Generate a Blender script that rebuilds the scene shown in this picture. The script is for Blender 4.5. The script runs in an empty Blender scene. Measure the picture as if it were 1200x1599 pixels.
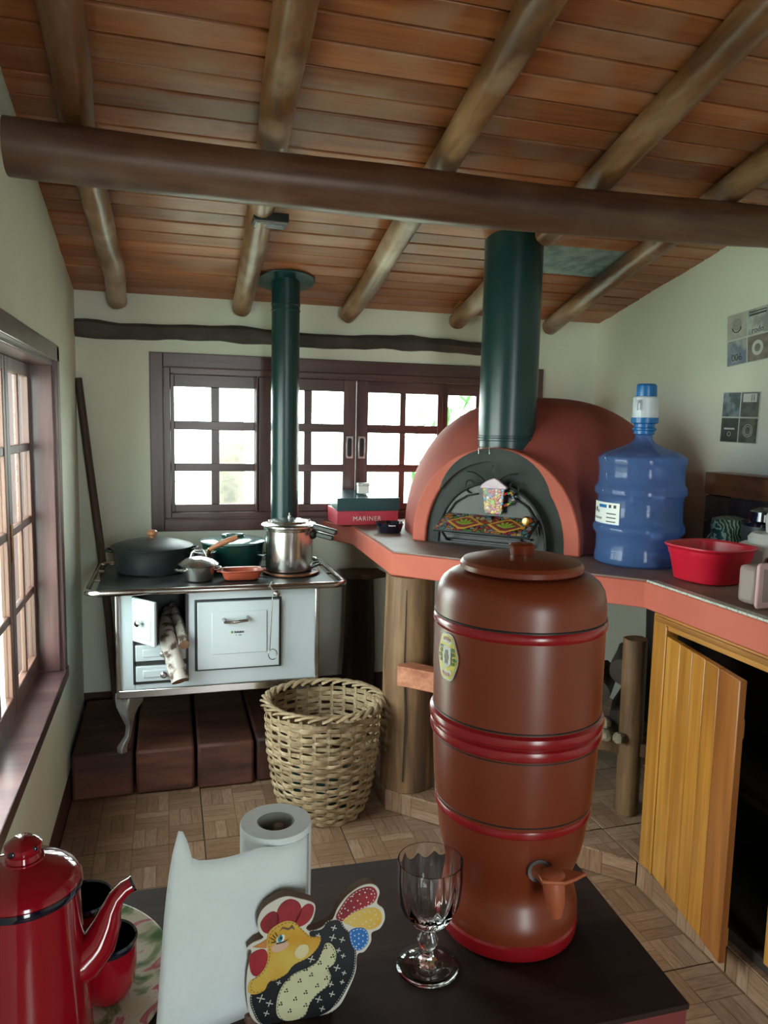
import bpy, bmesh, math, random
from math import sin, cos, pi, radians, atan2, sqrt
from mathutils import Vector, Matrix, noise
SC = bpy.context.scene
COL = SC.collection
rnd = random.Random(7)

# ------------------------------------------------------------------ camera
F_PX, YAW, PITCH, ROLL = 1180.0, radians(16.0), radians(6.6), radians(-1.2)
cam = bpy.data.cameras.new('camera')
cam.sensor_fit = 'HORIZONTAL'; cam.sensor_width = 36.0
cam.lens = F_PX / 1200.0 * 36.0
cam.clip_start = 0.02; cam.clip_end = 200
co = bpy.data.objects.new('camera', cam); COL.objects.link(co)
fw = Vector((sin(YAW) * cos(PITCH), cos(YAW) * cos(PITCH), -sin(PITCH)))
rt = Vector((cos(YAW), -sin(YAW), 0))
dn = fw.cross(rt)
r2 = rt * cos(ROLL) + dn * sin(ROLL)
d2 = dn * cos(ROLL) - rt * sin(ROLL)
cm = Matrix((r2, -d2, -fw)).transposed().to_4x4()
cm.translation = Vector((0, 0, 1.5))
co.matrix_world = cm
SC.camera = co

# ------------------------------------------------------------------ light and exposure
SC.view_settings.view_transform = 'Standard'
SC.view_settings.look = 'None'
SC.view_settings.gamma = 1.0
SC.view_settings.use_curve_mapping = False
SC.view_settings.exposure = 0.0
SC.cycles.max_bounces = 10
SC.cycles.diffuse_bounces = 6
SC.cycles.transparent_max_bounces = 16
SC.cycles.sample_clamp_indirect = 6.0
SC.cycles.caustics_refractive = False
SC.cycles.caustics_reflective = False

w = bpy.data.worlds.new('overcast_sky'); SC.world = w; w.use_nodes = True
nt = w.node_tree; nt.nodes.clear()
wo = nt.nodes.new('ShaderNodeOutputWorld'); bg = nt.nodes.new('ShaderNodeBackground')
tc = nt.nodes.new('ShaderNodeTexCoord'); sx = nt.nodes.new('ShaderNodeSeparateXYZ')
cr = nt.nodes.new('ShaderNodeValToRGB')
nt.links.new(tc.outputs['Generated'], sx.inputs[0])
mr = nt.nodes.new('ShaderNodeMapRange'); mr.inputs[1].default_value = -0.3; mr.inputs[2].default_value = 1.0
nt.links.new(sx.outputs['Z'], mr.inputs[0]); nt.links.new(mr.outputs[0], cr.inputs[0])
cr.color_ramp.elements[0].position = 0.0; cr.color_ramp.elements[0].color = (0.60, 0.66, 0.62, 1)
cr.color_ramp.elements[1].position = 1.0; cr.color_ramp.elements[1].color = (0.86, 0.95, 1.0, 1)
e = cr.color_ramp.elements.new(0.3); e.color = (0.93, 1.0, 0.99, 1)
nt.links.new(cr.outputs[0], bg.inputs[0]); bg.inputs[1].default_value = 16.5
nt.links.new(bg.outputs[0], wo.inputs[0])

def portal(name, loc, rot, sx_, sy_):
    l = bpy.data.lights.new(name, 'AREA'); l.shape = 'RECTANGLE'; l.size = sx_; l.size_y = sy_
    l.cycles.is_portal = True
    o = bpy.data.objects.new(name, l); COL.objects.link(o); o.location = loc; o.rotation_euler = rot
portal('back_window_portal', (0.88, 3.83, 1.4), (radians(-90), 0, 0), 1.95, 0.9)
portal('left_window_portal', (-0.62, 2.3, 1.15), (0, radians(-90), 0), 1.3, 1.5)
portal('rear_opening_portal', (0.6, -2.45, 1.05), (radians(90), 0, 0), 0.6, 2.1)

# ------------------------------------------------------------------ mesh helpers
class M:
    def __init__(s): s.v = []; s.f = []; s.m = []; s.mi = 0
    def add(s, vs, fs):
        b = len(s.v); s.v += [tuple(p) for p in vs]
        for f in fs: s.f.append(tuple(b + i for i in f)); s.m.append(s.mi)
        return s
    def box(s, x0, x1, y0, y1, z0, z1, T=None):
        vs = [Vector((x, y, z)) for x in (x0, x1) for y in (y0, y1) for z in (z0, z1)]
        if T is not None: vs = [T @ p for p in vs]
        return s.add(vs, [(0, 1, 3, 2), (4, 6, 7, 5), (0, 4, 5, 1), (2, 3, 7, 6), (0, 2, 6, 4), (1, 5, 7, 3)])
    def lathe(s, prof, n=48, c=(0, 0, 0), mod=None, T=None, closed=False):
        vs = []; fs = []
        for k, (r, z) in enumerate(prof):
            for i in range(n):
                a = 2 * pi * i / n
                rr = max(r, 0.0) * (mod(a, k) if mod else 1)
                p = Vector((c[0] + rr * cos(a), c[1] + rr * sin(a), c[2] + z))
                vs.append(T @ p if T is not None else p)
        m = len(prof)
        for k in range(m - 1 if not closed else m):
            a0 = k * n; a1 = ((k + 1) % m) * n
            for i in range(n):
                j = (i + 1) % n
                fs.append((a0 + i, a0 + j, a1 + j, a1 + i))
        if not closed:
            if prof[0][0] > 1e-5: fs.append(tuple(range(n))[::-1])
            if prof[-1][0] > 1e-5: fs.append(tuple((m - 1) * n + i for i in range(n)))
        return s.add(vs, fs)
    def tube(s, pts, rad, n=10, cap=True, wob=0, seed=0, closed=False, flat=1.0, round_ends=False):
        pts = [Vector(p) for p in pts]; L = len(pts)
        if not hasattr(rad, '__len__'): rad = [rad] * L
        rad = list(rad)
        if round_ends and not closed:
            d0 = (pts[0] - pts[1]).normalized(); d1 = (pts[-1] - pts[-2]).normalized()
            pts = [pts[0] + d0 * rad[0] * .3] + pts + [pts[-1] + d1 * rad[-1] * .3]
            rad = [rad[0] * .75] + rad + [rad[-1] * .75]; L += 2
        vs = []; fs = []; up = None
        for k in range(L):
            if closed: t = pts[(k + 1) % L] - pts[k - 1]
            else: t = pts[min(k + 1, L - 1)] - pts[max(k - 1, 0)]
            t = t.normalized()
            if up is None:
                up = Vector((0, 0, 1)) if abs(t.z) < .9 else Vector((1, 0, 0))
            up = (up - t * up.dot(t)).normalized()
            sd = t.cross(up)
            for i in range(n):
                a = 2 * pi * i / n
                rr = rad[k]
                if wob: rr *= 1 + wob * noise.noise(Vector((cos(a) * 1.3 + seed * 7.1, sin(a) * 1.3, pts[k].length * 5)))
                vs.append(pts[k] + sd * (cos(a) * rr) + up * (sin(a) * rr * flat))
        for k in range(L if closed else L - 1):
            k2 = (k + 1) % L
            for i in range(n):
                j = (i + 1) % n
                fs.append((k * n + i, k * n + j, k2 * n + j, k2 * n + i))
        if cap and not closed:
            fs.append(tuple(range(n))[::-1]); fs.append(tuple((L - 1) * n + i for i in range(n)))
        return s.add(vs, fs)
    def prism(s, poly, z0, z1, T=None):
        n = len(poly)
        vs = [Vector((x, y, z0)) for x, y in poly] + [Vector((x, y, z1)) for x, y in poly]
        if T is not None: vs = [T @ p for p in vs]
        return s.add(vs, [tuple(range(n))[::-1], tuple(range(n, 2 * n))] + [(i, (i + 1) % n, n + (i + 1) % n, n + i) for i in range(n)])
    def sphere(s, c, r, n=16, m=10, sc=(1, 1, 1)):
        vs = []; fs = []
        for k in range(m + 1):
            b = -pi / 2 + pi * k / m
            for i in range(n):
                a = 2 * pi * i / n
                vs.append(Vector(c) + Vector((cos(b) * cos(a) * r * sc[0], cos(b) * sin(a) * r * sc[1], sin(b) * r * sc[2])))
        for k in range(m):
            for i in range(n):
                j = (i + 1) % n
                fs.append((k * n + i, k * n + j, (k + 1) * n + j, (k + 1) * n + i))
        return s.add(vs, fs)

WM = {}
def mesh_of(name, mb, mats, smooth=True, angle=35):
    me = bpy.data.meshes.new(name)
    me.from_pydata(mb.v, [], mb.f)
    mats = mats if isinstance(mats, (list, tuple)) else [mats]
    for m in mats: me.materials.append(m)
    me.polygons.foreach_set('material_index', mb.m)
    bm = bmesh.new(); bm.from_mesh(me)
    bmesh.ops.remove_doubles(bm, verts=bm.verts, dist=1e-6)
    bmesh.ops.recalc_face_normals(bm, faces=bm.faces)
    bm.to_mesh(me); bm.free()
    if smooth:
        me.shade_smooth(); me.set_sharp_from_angle(angle=radians(angle))
    return me
def link(name, me, parent=None, local=False, bevel=0, T=None):
    o = bpy.data.objects.new(name, me); COL.objects.link(o)
    W = Matrix.Identity(4)
    if parent is not None:
        o.parent = parent
        P = WM[parent.name]
        if local: W = P.copy(); 
        else:
            o.matrix_basis = P.inverted(); W = Matrix.Identity(4)
    if T is not None:
        o.matrix_basis = o.matrix_basis @ T; W = W @ T
    WM[o.name] = W
    if bevel:
        b = o.modifiers.new('bevel', 'BEVEL'); b.width = bevel; b.segments = 2; b.limit_method = 'ANGLE'; b.angle_limit = radians(35)
    return o
def obj(name, mb, mats, parent=None, local=False, bevel=0, smooth=True, angle=35, T=None):
    return link(name, mesh_of(name, mb, mats, smooth, angle), parent, local, bevel, T)
def rebase(o, loc):
    """give a one-mesh thing its origin at its own base"""
    v = Vector(loc); o.data.transform(Matrix.Translation(-v)); o.location = v
    WM[o.name] = Matrix.Translation(v); return o
def tag(o, label, cat, group=None, kind=None):
    if label: o['label'] = label
    if cat: o['category'] = cat
    if group: o['group'] = group
    if kind: o['kind'] = kind
    return o
def thing(name, label, cat, loc, rz=0, group=None):
    o = bpy.data.objects.new(name, None); COL.objects.link(o)
    o.empty_display_size = .05
    o.location = loc; o.rotation_euler = (0, 0, rz)
    WM[o.name] = Matrix.Translation(Vector(loc)) @ Matrix.Rotation(rz, 4, 'Z')
    return tag(o, label, cat, group)
def struct(name, mb, mats, bevel=0, smooth=True):
    o = obj(name, mb, mats, bevel=bevel, smooth=smooth); o['kind'] = 'structure'; return o
def group_root(name):
    o = bpy.data.objects.new(name, None); COL.objects.link(o); WM[o.name] = Matrix.Identity(4); o['kind'] = 'structure'; return o
def P(name, mb, mats, par, lab=None, local=True, **k):
    o = obj(name, mb, mats, par, local, **k)
    if lab: o['label'] = lab
    return o
def text_mesh(body, size, extrude=0.0004, align='CENTER', spacing=1.0):
    c = bpy.data.curves.new('lettering', 'FONT'); c.body = body; c.size = size; c.extrude = extrude
    c.align_x = align; c.align_y = 'CENTER'; c.space_character = spacing; c.resolution_u = 3
    t = bpy.data.objects.new('lettering_source', c); COL.objects.link(t)
    dg = bpy.context.evaluated_depsgraph_get()
    me = bpy.data.meshes.new_from_object(t.evaluated_get(dg))
    bpy.data.objects.remove(t); bpy.data.curves.remove(c)
    return me
def lettering(body, size, mat_, parent, T, local=True, name='lettering', spacing=1.0):
    me = text_mesh(body, size, spacing=spacing); me.materials.clear(); me.materials.append(mat_)
    return link(name, me, parent, local, 0, T)

# ------------------------------------------------------------------ materials
def base_mat(name):
    m = bpy.data.materials.new(name); m.use_nodes = True
    return m, m.node_tree, m.node_tree.nodes['Principled BSDF']
def N(nt, t, **k):
    n = nt.nodes.new(t)
    for a, v in k.items():
        if a.startswith('i_'): n.inputs[int(a[2:])].default_value = v
        else: setattr(n, a, v)
    return n
def c4(c): return (c[0], c[1], c[2], 1)
def ramp(nt, src, stops):
    r = N(nt, 'ShaderNodeValToRGB'); el = r.color_ramp.elements
    el[0].position, el[0].color = stops[0][0], c4(stops[0][1]); el[1].position, el[1].color = stops[-1][0], c4(stops[-1][1])
    for p, c in stops[1:-1]:
        e = el.new(p); e.color = c4(c)
    nt.links.new(src, r.inputs[0]); return r.outputs[0]
def coords(nt, scale=(1, 1, 1), rand=True):
    t = N(nt, 'ShaderNodeTexCoord'); mp = N(nt, 'ShaderNodeMapping'); mp.inputs['Scale'].default_value = scale
    nt.links.new(t.outputs['Object'], mp.inputs[0])
    if rand:
        oi = N(nt, 'ShaderNodeObjectInfo'); mu = N(nt, 'ShaderNodeMath', operation='MULTIPLY', i_1=37.0)
        nt.links.new(oi.outputs['Random'], mu.inputs[0]); nt.links.new(mu.outputs[0], mp.inputs['Location'])
        return mp.outputs[0], oi.outputs['Random']
    return mp.outputs[0], None
def finish(nt, b, col, rough, bumpsrc, bump, dist=.005):
    if col is not None: nt.links.new(col, b.inputs['Base Color'])
    b.inputs['Roughness'].default_value = rough
    if bumpsrc is not None and bump:
        bp = N(nt, 'ShaderNodeBump'); bp.inputs['Strength'].default_value = bump; bp.inputs['Distance'].default_value = dist
        nt.links.new(bumpsrc, bp.inputs['Height']); nt.links.new(bp.outputs[0], b.inputs['Normal'])
def hsv_rand(nt, col, rnd_out, amt):
    h = N(nt, 'ShaderNodeHueSaturation'); mr = N(nt, 'ShaderNodeMapRange')
    mr.inputs[3].default_value = 1 - amt; mr.inputs[4].default_value = 1 + amt
    nt.links.new(rnd_out, mr.inputs[0]); nt.links.new(mr.outputs[0], h.inputs['Value']); nt.links.new(col, h.inputs['Color'])
    return h.outputs[0]
def wood(name, dark, mid, light, axis='x', rough=.5, scale=14, stretch=.06, bump=.25, rand=.18, knots=True, coat=0, wear=None):
    m, nt, b = base_mat(name)
    s = [scale] * 3; s['xyz'.index(axis)] = scale * stretch
    v, r = coords(nt, s)
    n1 = N(nt, 'ShaderNodeTexNoise'); n1.inputs['Scale'].default_value = 1.0; n1.inputs['Detail'].default_value = 5; n1.inputs['Distortion'].default_value = .6
    nt.links.new(v, n1.inputs['Vector'])
    col = ramp(nt, n1.outputs[0], [(.3, dark), (.5, mid), (.72, light)])
    n2 = N(nt, 'ShaderNodeTexNoise'); n2.inputs['Scale'].default_value = 6.0; n2.inputs['Detail'].default_value = 4
    nt.links.new(v, n2.inputs['Vector'])
    mx = N(nt, 'ShaderNodeMix', data_type='RGBA', blend_type='MULTIPLY'); mx.inputs[0].default_value = .45
    g = ramp(nt, n2.outputs[0], [(.35, (.45, .4, .38)), (.6, (1, 1, 1))])
    nt.links.new(col, mx.inputs[6]); nt.links.new(g, mx.inputs[7]); col = mx.outputs[2]
    if knots:
        s2 = [5.5] * 3; s2['xyz'.index(axis)] = 2.6
        v2, _ = coords(nt, s2)
        vo = N(nt, 'ShaderNodeTexVoronoi'); vo.inputs['Scale'].default_value = 1.0
        nt.links.new(v2, vo.inputs['Vector'])
        k = ramp(nt, vo.outputs['Distance'], [(.04, (.25, .18, .14)), (.1, (1, 1, 1))])
        mk = N(nt, 'ShaderNodeMix', data_type='RGBA', blend_type='MULTIPLY'); mk.inputs[0].default_value = .8
        nt.links.new(col, mk.inputs[6]); nt.links.new(k, mk.inputs[7]); col = mk.outputs[2]
    if wear:
        v3, _ = coords(nt, (2.2, 2.2, 2.2))
        n3 = N(nt, 'ShaderNodeTexNoise'); n3.inputs['Scale'].default_value = 1.6; n3.inputs['Detail'].default_value = 6; nt.links.new(v3, n3.inputs['Vector'])
        wf = ramp(nt, n3.outputs[0], [(.5, (0, 0, 0)), (.68, (1, 1, 1))])
        mw = N(nt, 'ShaderNodeMix', data_type='RGBA'); nt.links.new(wf, mw.inputs[0])
        nt.links.new(col, mw.inputs[6]); mw.inputs[7].default_value = c4(wear); col = mw.outputs[2]
    if rand: col = hsv_rand(nt, col, r, rand)
    finish(nt, b, col, rough, n1.outputs[0], bump)
    b.inputs['Coat Weight'].default_value = coat; b.inputs['Coat Roughness'].default_value = .25
    if name == 'dark_stained_tabletop': b.inputs['Specular IOR Level'].default_value = .22
    return m
def paint(name, c, rough=.5, metal=0, var=None, vs=6.0, vr=(.4, .65), bump=0, bs=40.0, coat=0, cr_=.1, spec=None, rand=0, trans=0, ior=None, alpha=None, sheen=0):
    m, nt, b = base_mat(name)
    v, r = coords(nt)
    col = None
    n1 = N(nt, 'ShaderNodeTexNoise'); n1.inputs['Scale'].default_value = vs; n1.inputs['Detail'].default_value = 6
    nt.links.new(v, n1.inputs['Vector'])
    col = ramp(nt, n1.outputs[0], [(vr[0], c), (vr[1], var if var else tuple(x * .93 for x in c))])
    if rand: col = hsv_rand(nt, col, r, rand)
    n2 = N(nt, 'ShaderNodeTexNoise'); n2.inputs['Scale'].default_value = bs; n2.inputs['Detail'].default_value = 4
    nt.links.new(v, n2.inputs['Vector'])
    finish(nt, b, col, rough, n2.outputs[0], bump)
    b.inputs['Metallic'].default_value = metal
    b.inputs['Coat Weight'].default_value = coat; b.inputs['Coat Roughness'].default_value = cr_
    if spec is not None: b.inputs['Specular IOR Level'].default_value = spec
    b.inputs['Transmission Weight'].default_value = trans
    if ior: b.inputs['IOR'].default_value = ior
    if alpha is not None: b.inputs['Alpha'].default_value = alpha
    return m
def tinted_clear(name, tint, amount, rough=.08, diffuse=(.1, .2, .5)):
    m, nt, b = base_mat(name)
    tr = N(nt, 'ShaderNodeBsdfTransparent'); tr.inputs[0].default_value = c4(tint)
    mx = N(nt, 'ShaderNodeMixShader'); mx.inputs[0].default_value = amount
    b.inputs['Base Color'].default_value = c4(diffuse); b.inputs['Roughness'].default_value = rough
    nt.links.new(b.outputs[0], mx.inputs[1]); nt.links.new(tr.outputs[0], mx.inputs[2])
    nt.links.new(mx.outputs[0], nt.nodes['Material Output'].inputs[0]); return m
def mth(nt, op, a, b=None):
    n = N(nt, 'ShaderNodeMath', operation=op)
    for i, x in enumerate((a, b)):
        if x is None: continue
        if isinstance(x, (int, float)): n.inputs[i].default_value = x
        else: nt.links.new(x, n.inputs[i])
    return n.outputs[0]
def pane_mat():
    m, nt, b = base_mat('window_glass')
    tr = N(nt, 'ShaderNodeBsdfTransparent'); tr.inputs[0].default_value = (.96, 1, .98, 1)
    gl = N(nt, 'ShaderNodeBsdfGlossy'); gl.inputs['Roughness'].default_value = .03
    lw = N(nt, 'ShaderNodeLayerWeight'); lw.inputs[0].default_value = .5
    class fr: outputs = [mth(nt, 'ADD', mth(nt, 'MULTIPLY', mth(nt, 'POWER', lw.outputs['Facing'], 5.0), .6), .04)]
    mx = N(nt, 'ShaderNodeMixShader')
    nt.links.new(fr.outputs[0], mx.inputs[0]); nt.links.new(tr.outputs[0], mx.inputs[1]); nt.links.new(gl.outputs[0], mx.inputs[2])
    nt.links.new(mx.outputs[0], nt.nodes['Material Output'].inputs[0]); return m
def parquet_tile():
    """glazed floor tile printed with a basket-weave of wood strips"""
    m, nt, b = base_mat('parquet_print_tile')
    t = N(nt, 'ShaderNodeTexCoord'); s = N(nt, 'ShaderNodeSeparateXYZ'); nt.links.new(t.outputs['Object'], s.inputs[0])
    B = .12375
    x = mth(nt, 'DIVIDE', mth(nt, 'ADD', s.outputs[0], 4.9500 + .2475), B); y = mth(nt, 'DIVIDE', mth(nt, 'ADD', s.outputs[1], 4.9500 + .2475), B)
    ix = mth(nt, 'FLOOR', x); iy = mth(nt, 'FLOOR', y)
    par = mth(nt, 'MODULO', mth(nt, 'ADD', ix, iy), 2.0)
    fx = mth(nt, 'SUBTRACT', x, ix); fy = mth(nt, 'SUBTRACT', y, iy)
    along = mth(nt, 'ADD', mth(nt, 'MULTIPLY', fx, par), mth(nt, 'MULTIPLY', fy, mth(nt, 'SUBTRACT', 1.0, par)))
    across = mth(nt, 'ADD', mth(nt, 'MULTIPLY', fy, par), mth(nt, 'MULTIPLY', fx, mth(nt, 'SUBTRACT', 1.0, par)))
    st = mth(nt, 'MULTIPLY', across, 3.0); si = mth(nt, 'FLOOR', st); sf = mth(nt, 'SUBTRACT', st, si)
    oi = N(nt, 'ShaderNodeObjectInfo')
    cv = N(nt, 'ShaderNodeCombineXYZ'); nt.links.new(mth(nt, 'ADD', ix, mth(nt, 'MULTIPLY', si, 17.3)), cv.inputs[0]); nt.links.new(iy, cv.inputs[1]); nt.links.new(mth(nt, 'MULTIPLY', oi.outputs['Random'], 9.0), cv.inputs[2])
    wn = N(nt, 'ShaderNodeTexWhiteNoise'); nt.links.new(cv.outputs[0], wn.inputs[0])
    col = ramp(nt, wn.outputs[0], [(0, (.23, .135, .08)), (.5, (.29, .18, .113)), (1, (.35, .23, .15))])
    gv = N(nt, 'ShaderNodeCombineXYZ'); nt.links.new(mth(nt, 'ADD', mth(nt, 'MULTIPLY', across, 14.0), mth(nt, 'MULTIPLY', ix, 5.0)), gv.inputs[0]); nt.links.new(mth(nt, 'MULTIPLY', along, 1.6), gv.inputs[1]); nt.links.new(iy, gv.inputs[2])
    gn = N(nt, 'ShaderNodeTexNoise'); gn.inputs['Scale'].default_value = 1.6; gn.inputs['Detail'].default_value = 4; nt.links.new(gv.outputs[0], gn.inputs['Vector'])
    g = ramp(nt, gn.outputs[0], [(.35, (.72, .68, .64)), (.62, (1, 1, 1))])
    m1 = N(nt, 'ShaderNodeMix', data_type='RGBA', blend_type='MULTIPLY'); m1.inputs[0].default_value = 1.0
    nt.links.new(col, m1.inputs[6]); nt.links.new(g, m1.inputs[7])
    edge = mth(nt, 'MINIMUM', mth(nt, 'MINIMUM', sf, mth(nt, 'SUBTRACT', 1.0, sf)), mth(nt, 'MULTIPLY', mth(nt, 'MINIMUM', along, mth(nt, 'SUBTRACT', 1.0, along)), 3.0))
    ed = ramp(nt, edge, [(.02, (.6, .55, .5)), (.07, (1, 1, 1))])
    m2 = N(nt, 'ShaderNodeMix', data_type='RGBA', blend_type='MULTIPLY'); m2.inputs[0].default_value = 1.0
    nt.links.new(m1.outputs[2], m2.inputs[6]); nt.links.new(ed, m2.inputs[7])
    finish(nt, b, m2.outputs[2], .32, None, 0)
    return m
def mosaic(name, scale, stops):
    m, nt, b = base_mat(name)
    v, _ = coords(nt, rand=False)
    vo = N(nt, 'ShaderNodeTexVoronoi'); vo.inputs['Scale'].default_value = scale; nt.links.new(v, vo.inputs['Vector'])
    sp = N(nt, 'ShaderNodeSeparateColor'); nt.links.new(vo.outputs['Color'], sp.inputs[0])
    r = N(nt, 'ShaderNodeValToRGB'); r.color_ramp.interpolation = 'CONSTANT'
    el = r.color_ramp.elements; el[0].color = c4(stops[0]); el[0].position = 0; el[1].position = 1 / len(stops); el[1].color = c4(stops[1])
    for i in range(2, len(stops)):
        e = el.new(i / len(stops)); e.color = c4(stops[i])
    nt.links.new(sp.outputs[0], r.inputs[0])
    ve = N(nt, 'ShaderNodeTexVoronoi', feature='DISTANCE_TO_EDGE'); ve.inputs['Scale'].default_value = scale; nt.links.new(v, ve.inputs['Vector'])
    ed = ramp(nt, ve.outputs['Distance'], [(.03, (.04, .03, .03)), (.09, (1, 1, 1))])
    mx = N(nt, 'ShaderNodeMix', data_type='RGBA', blend_type='MULTIPLY'); mx.inputs[0].default_value = 1
    nt.links.new(r.outputs[0], mx.inputs[6]); nt.links.new(ed, mx.inputs[7])
    finish(nt, b, mx.outputs[2], .25, ve.outputs['Distance'], .2); return m

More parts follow.
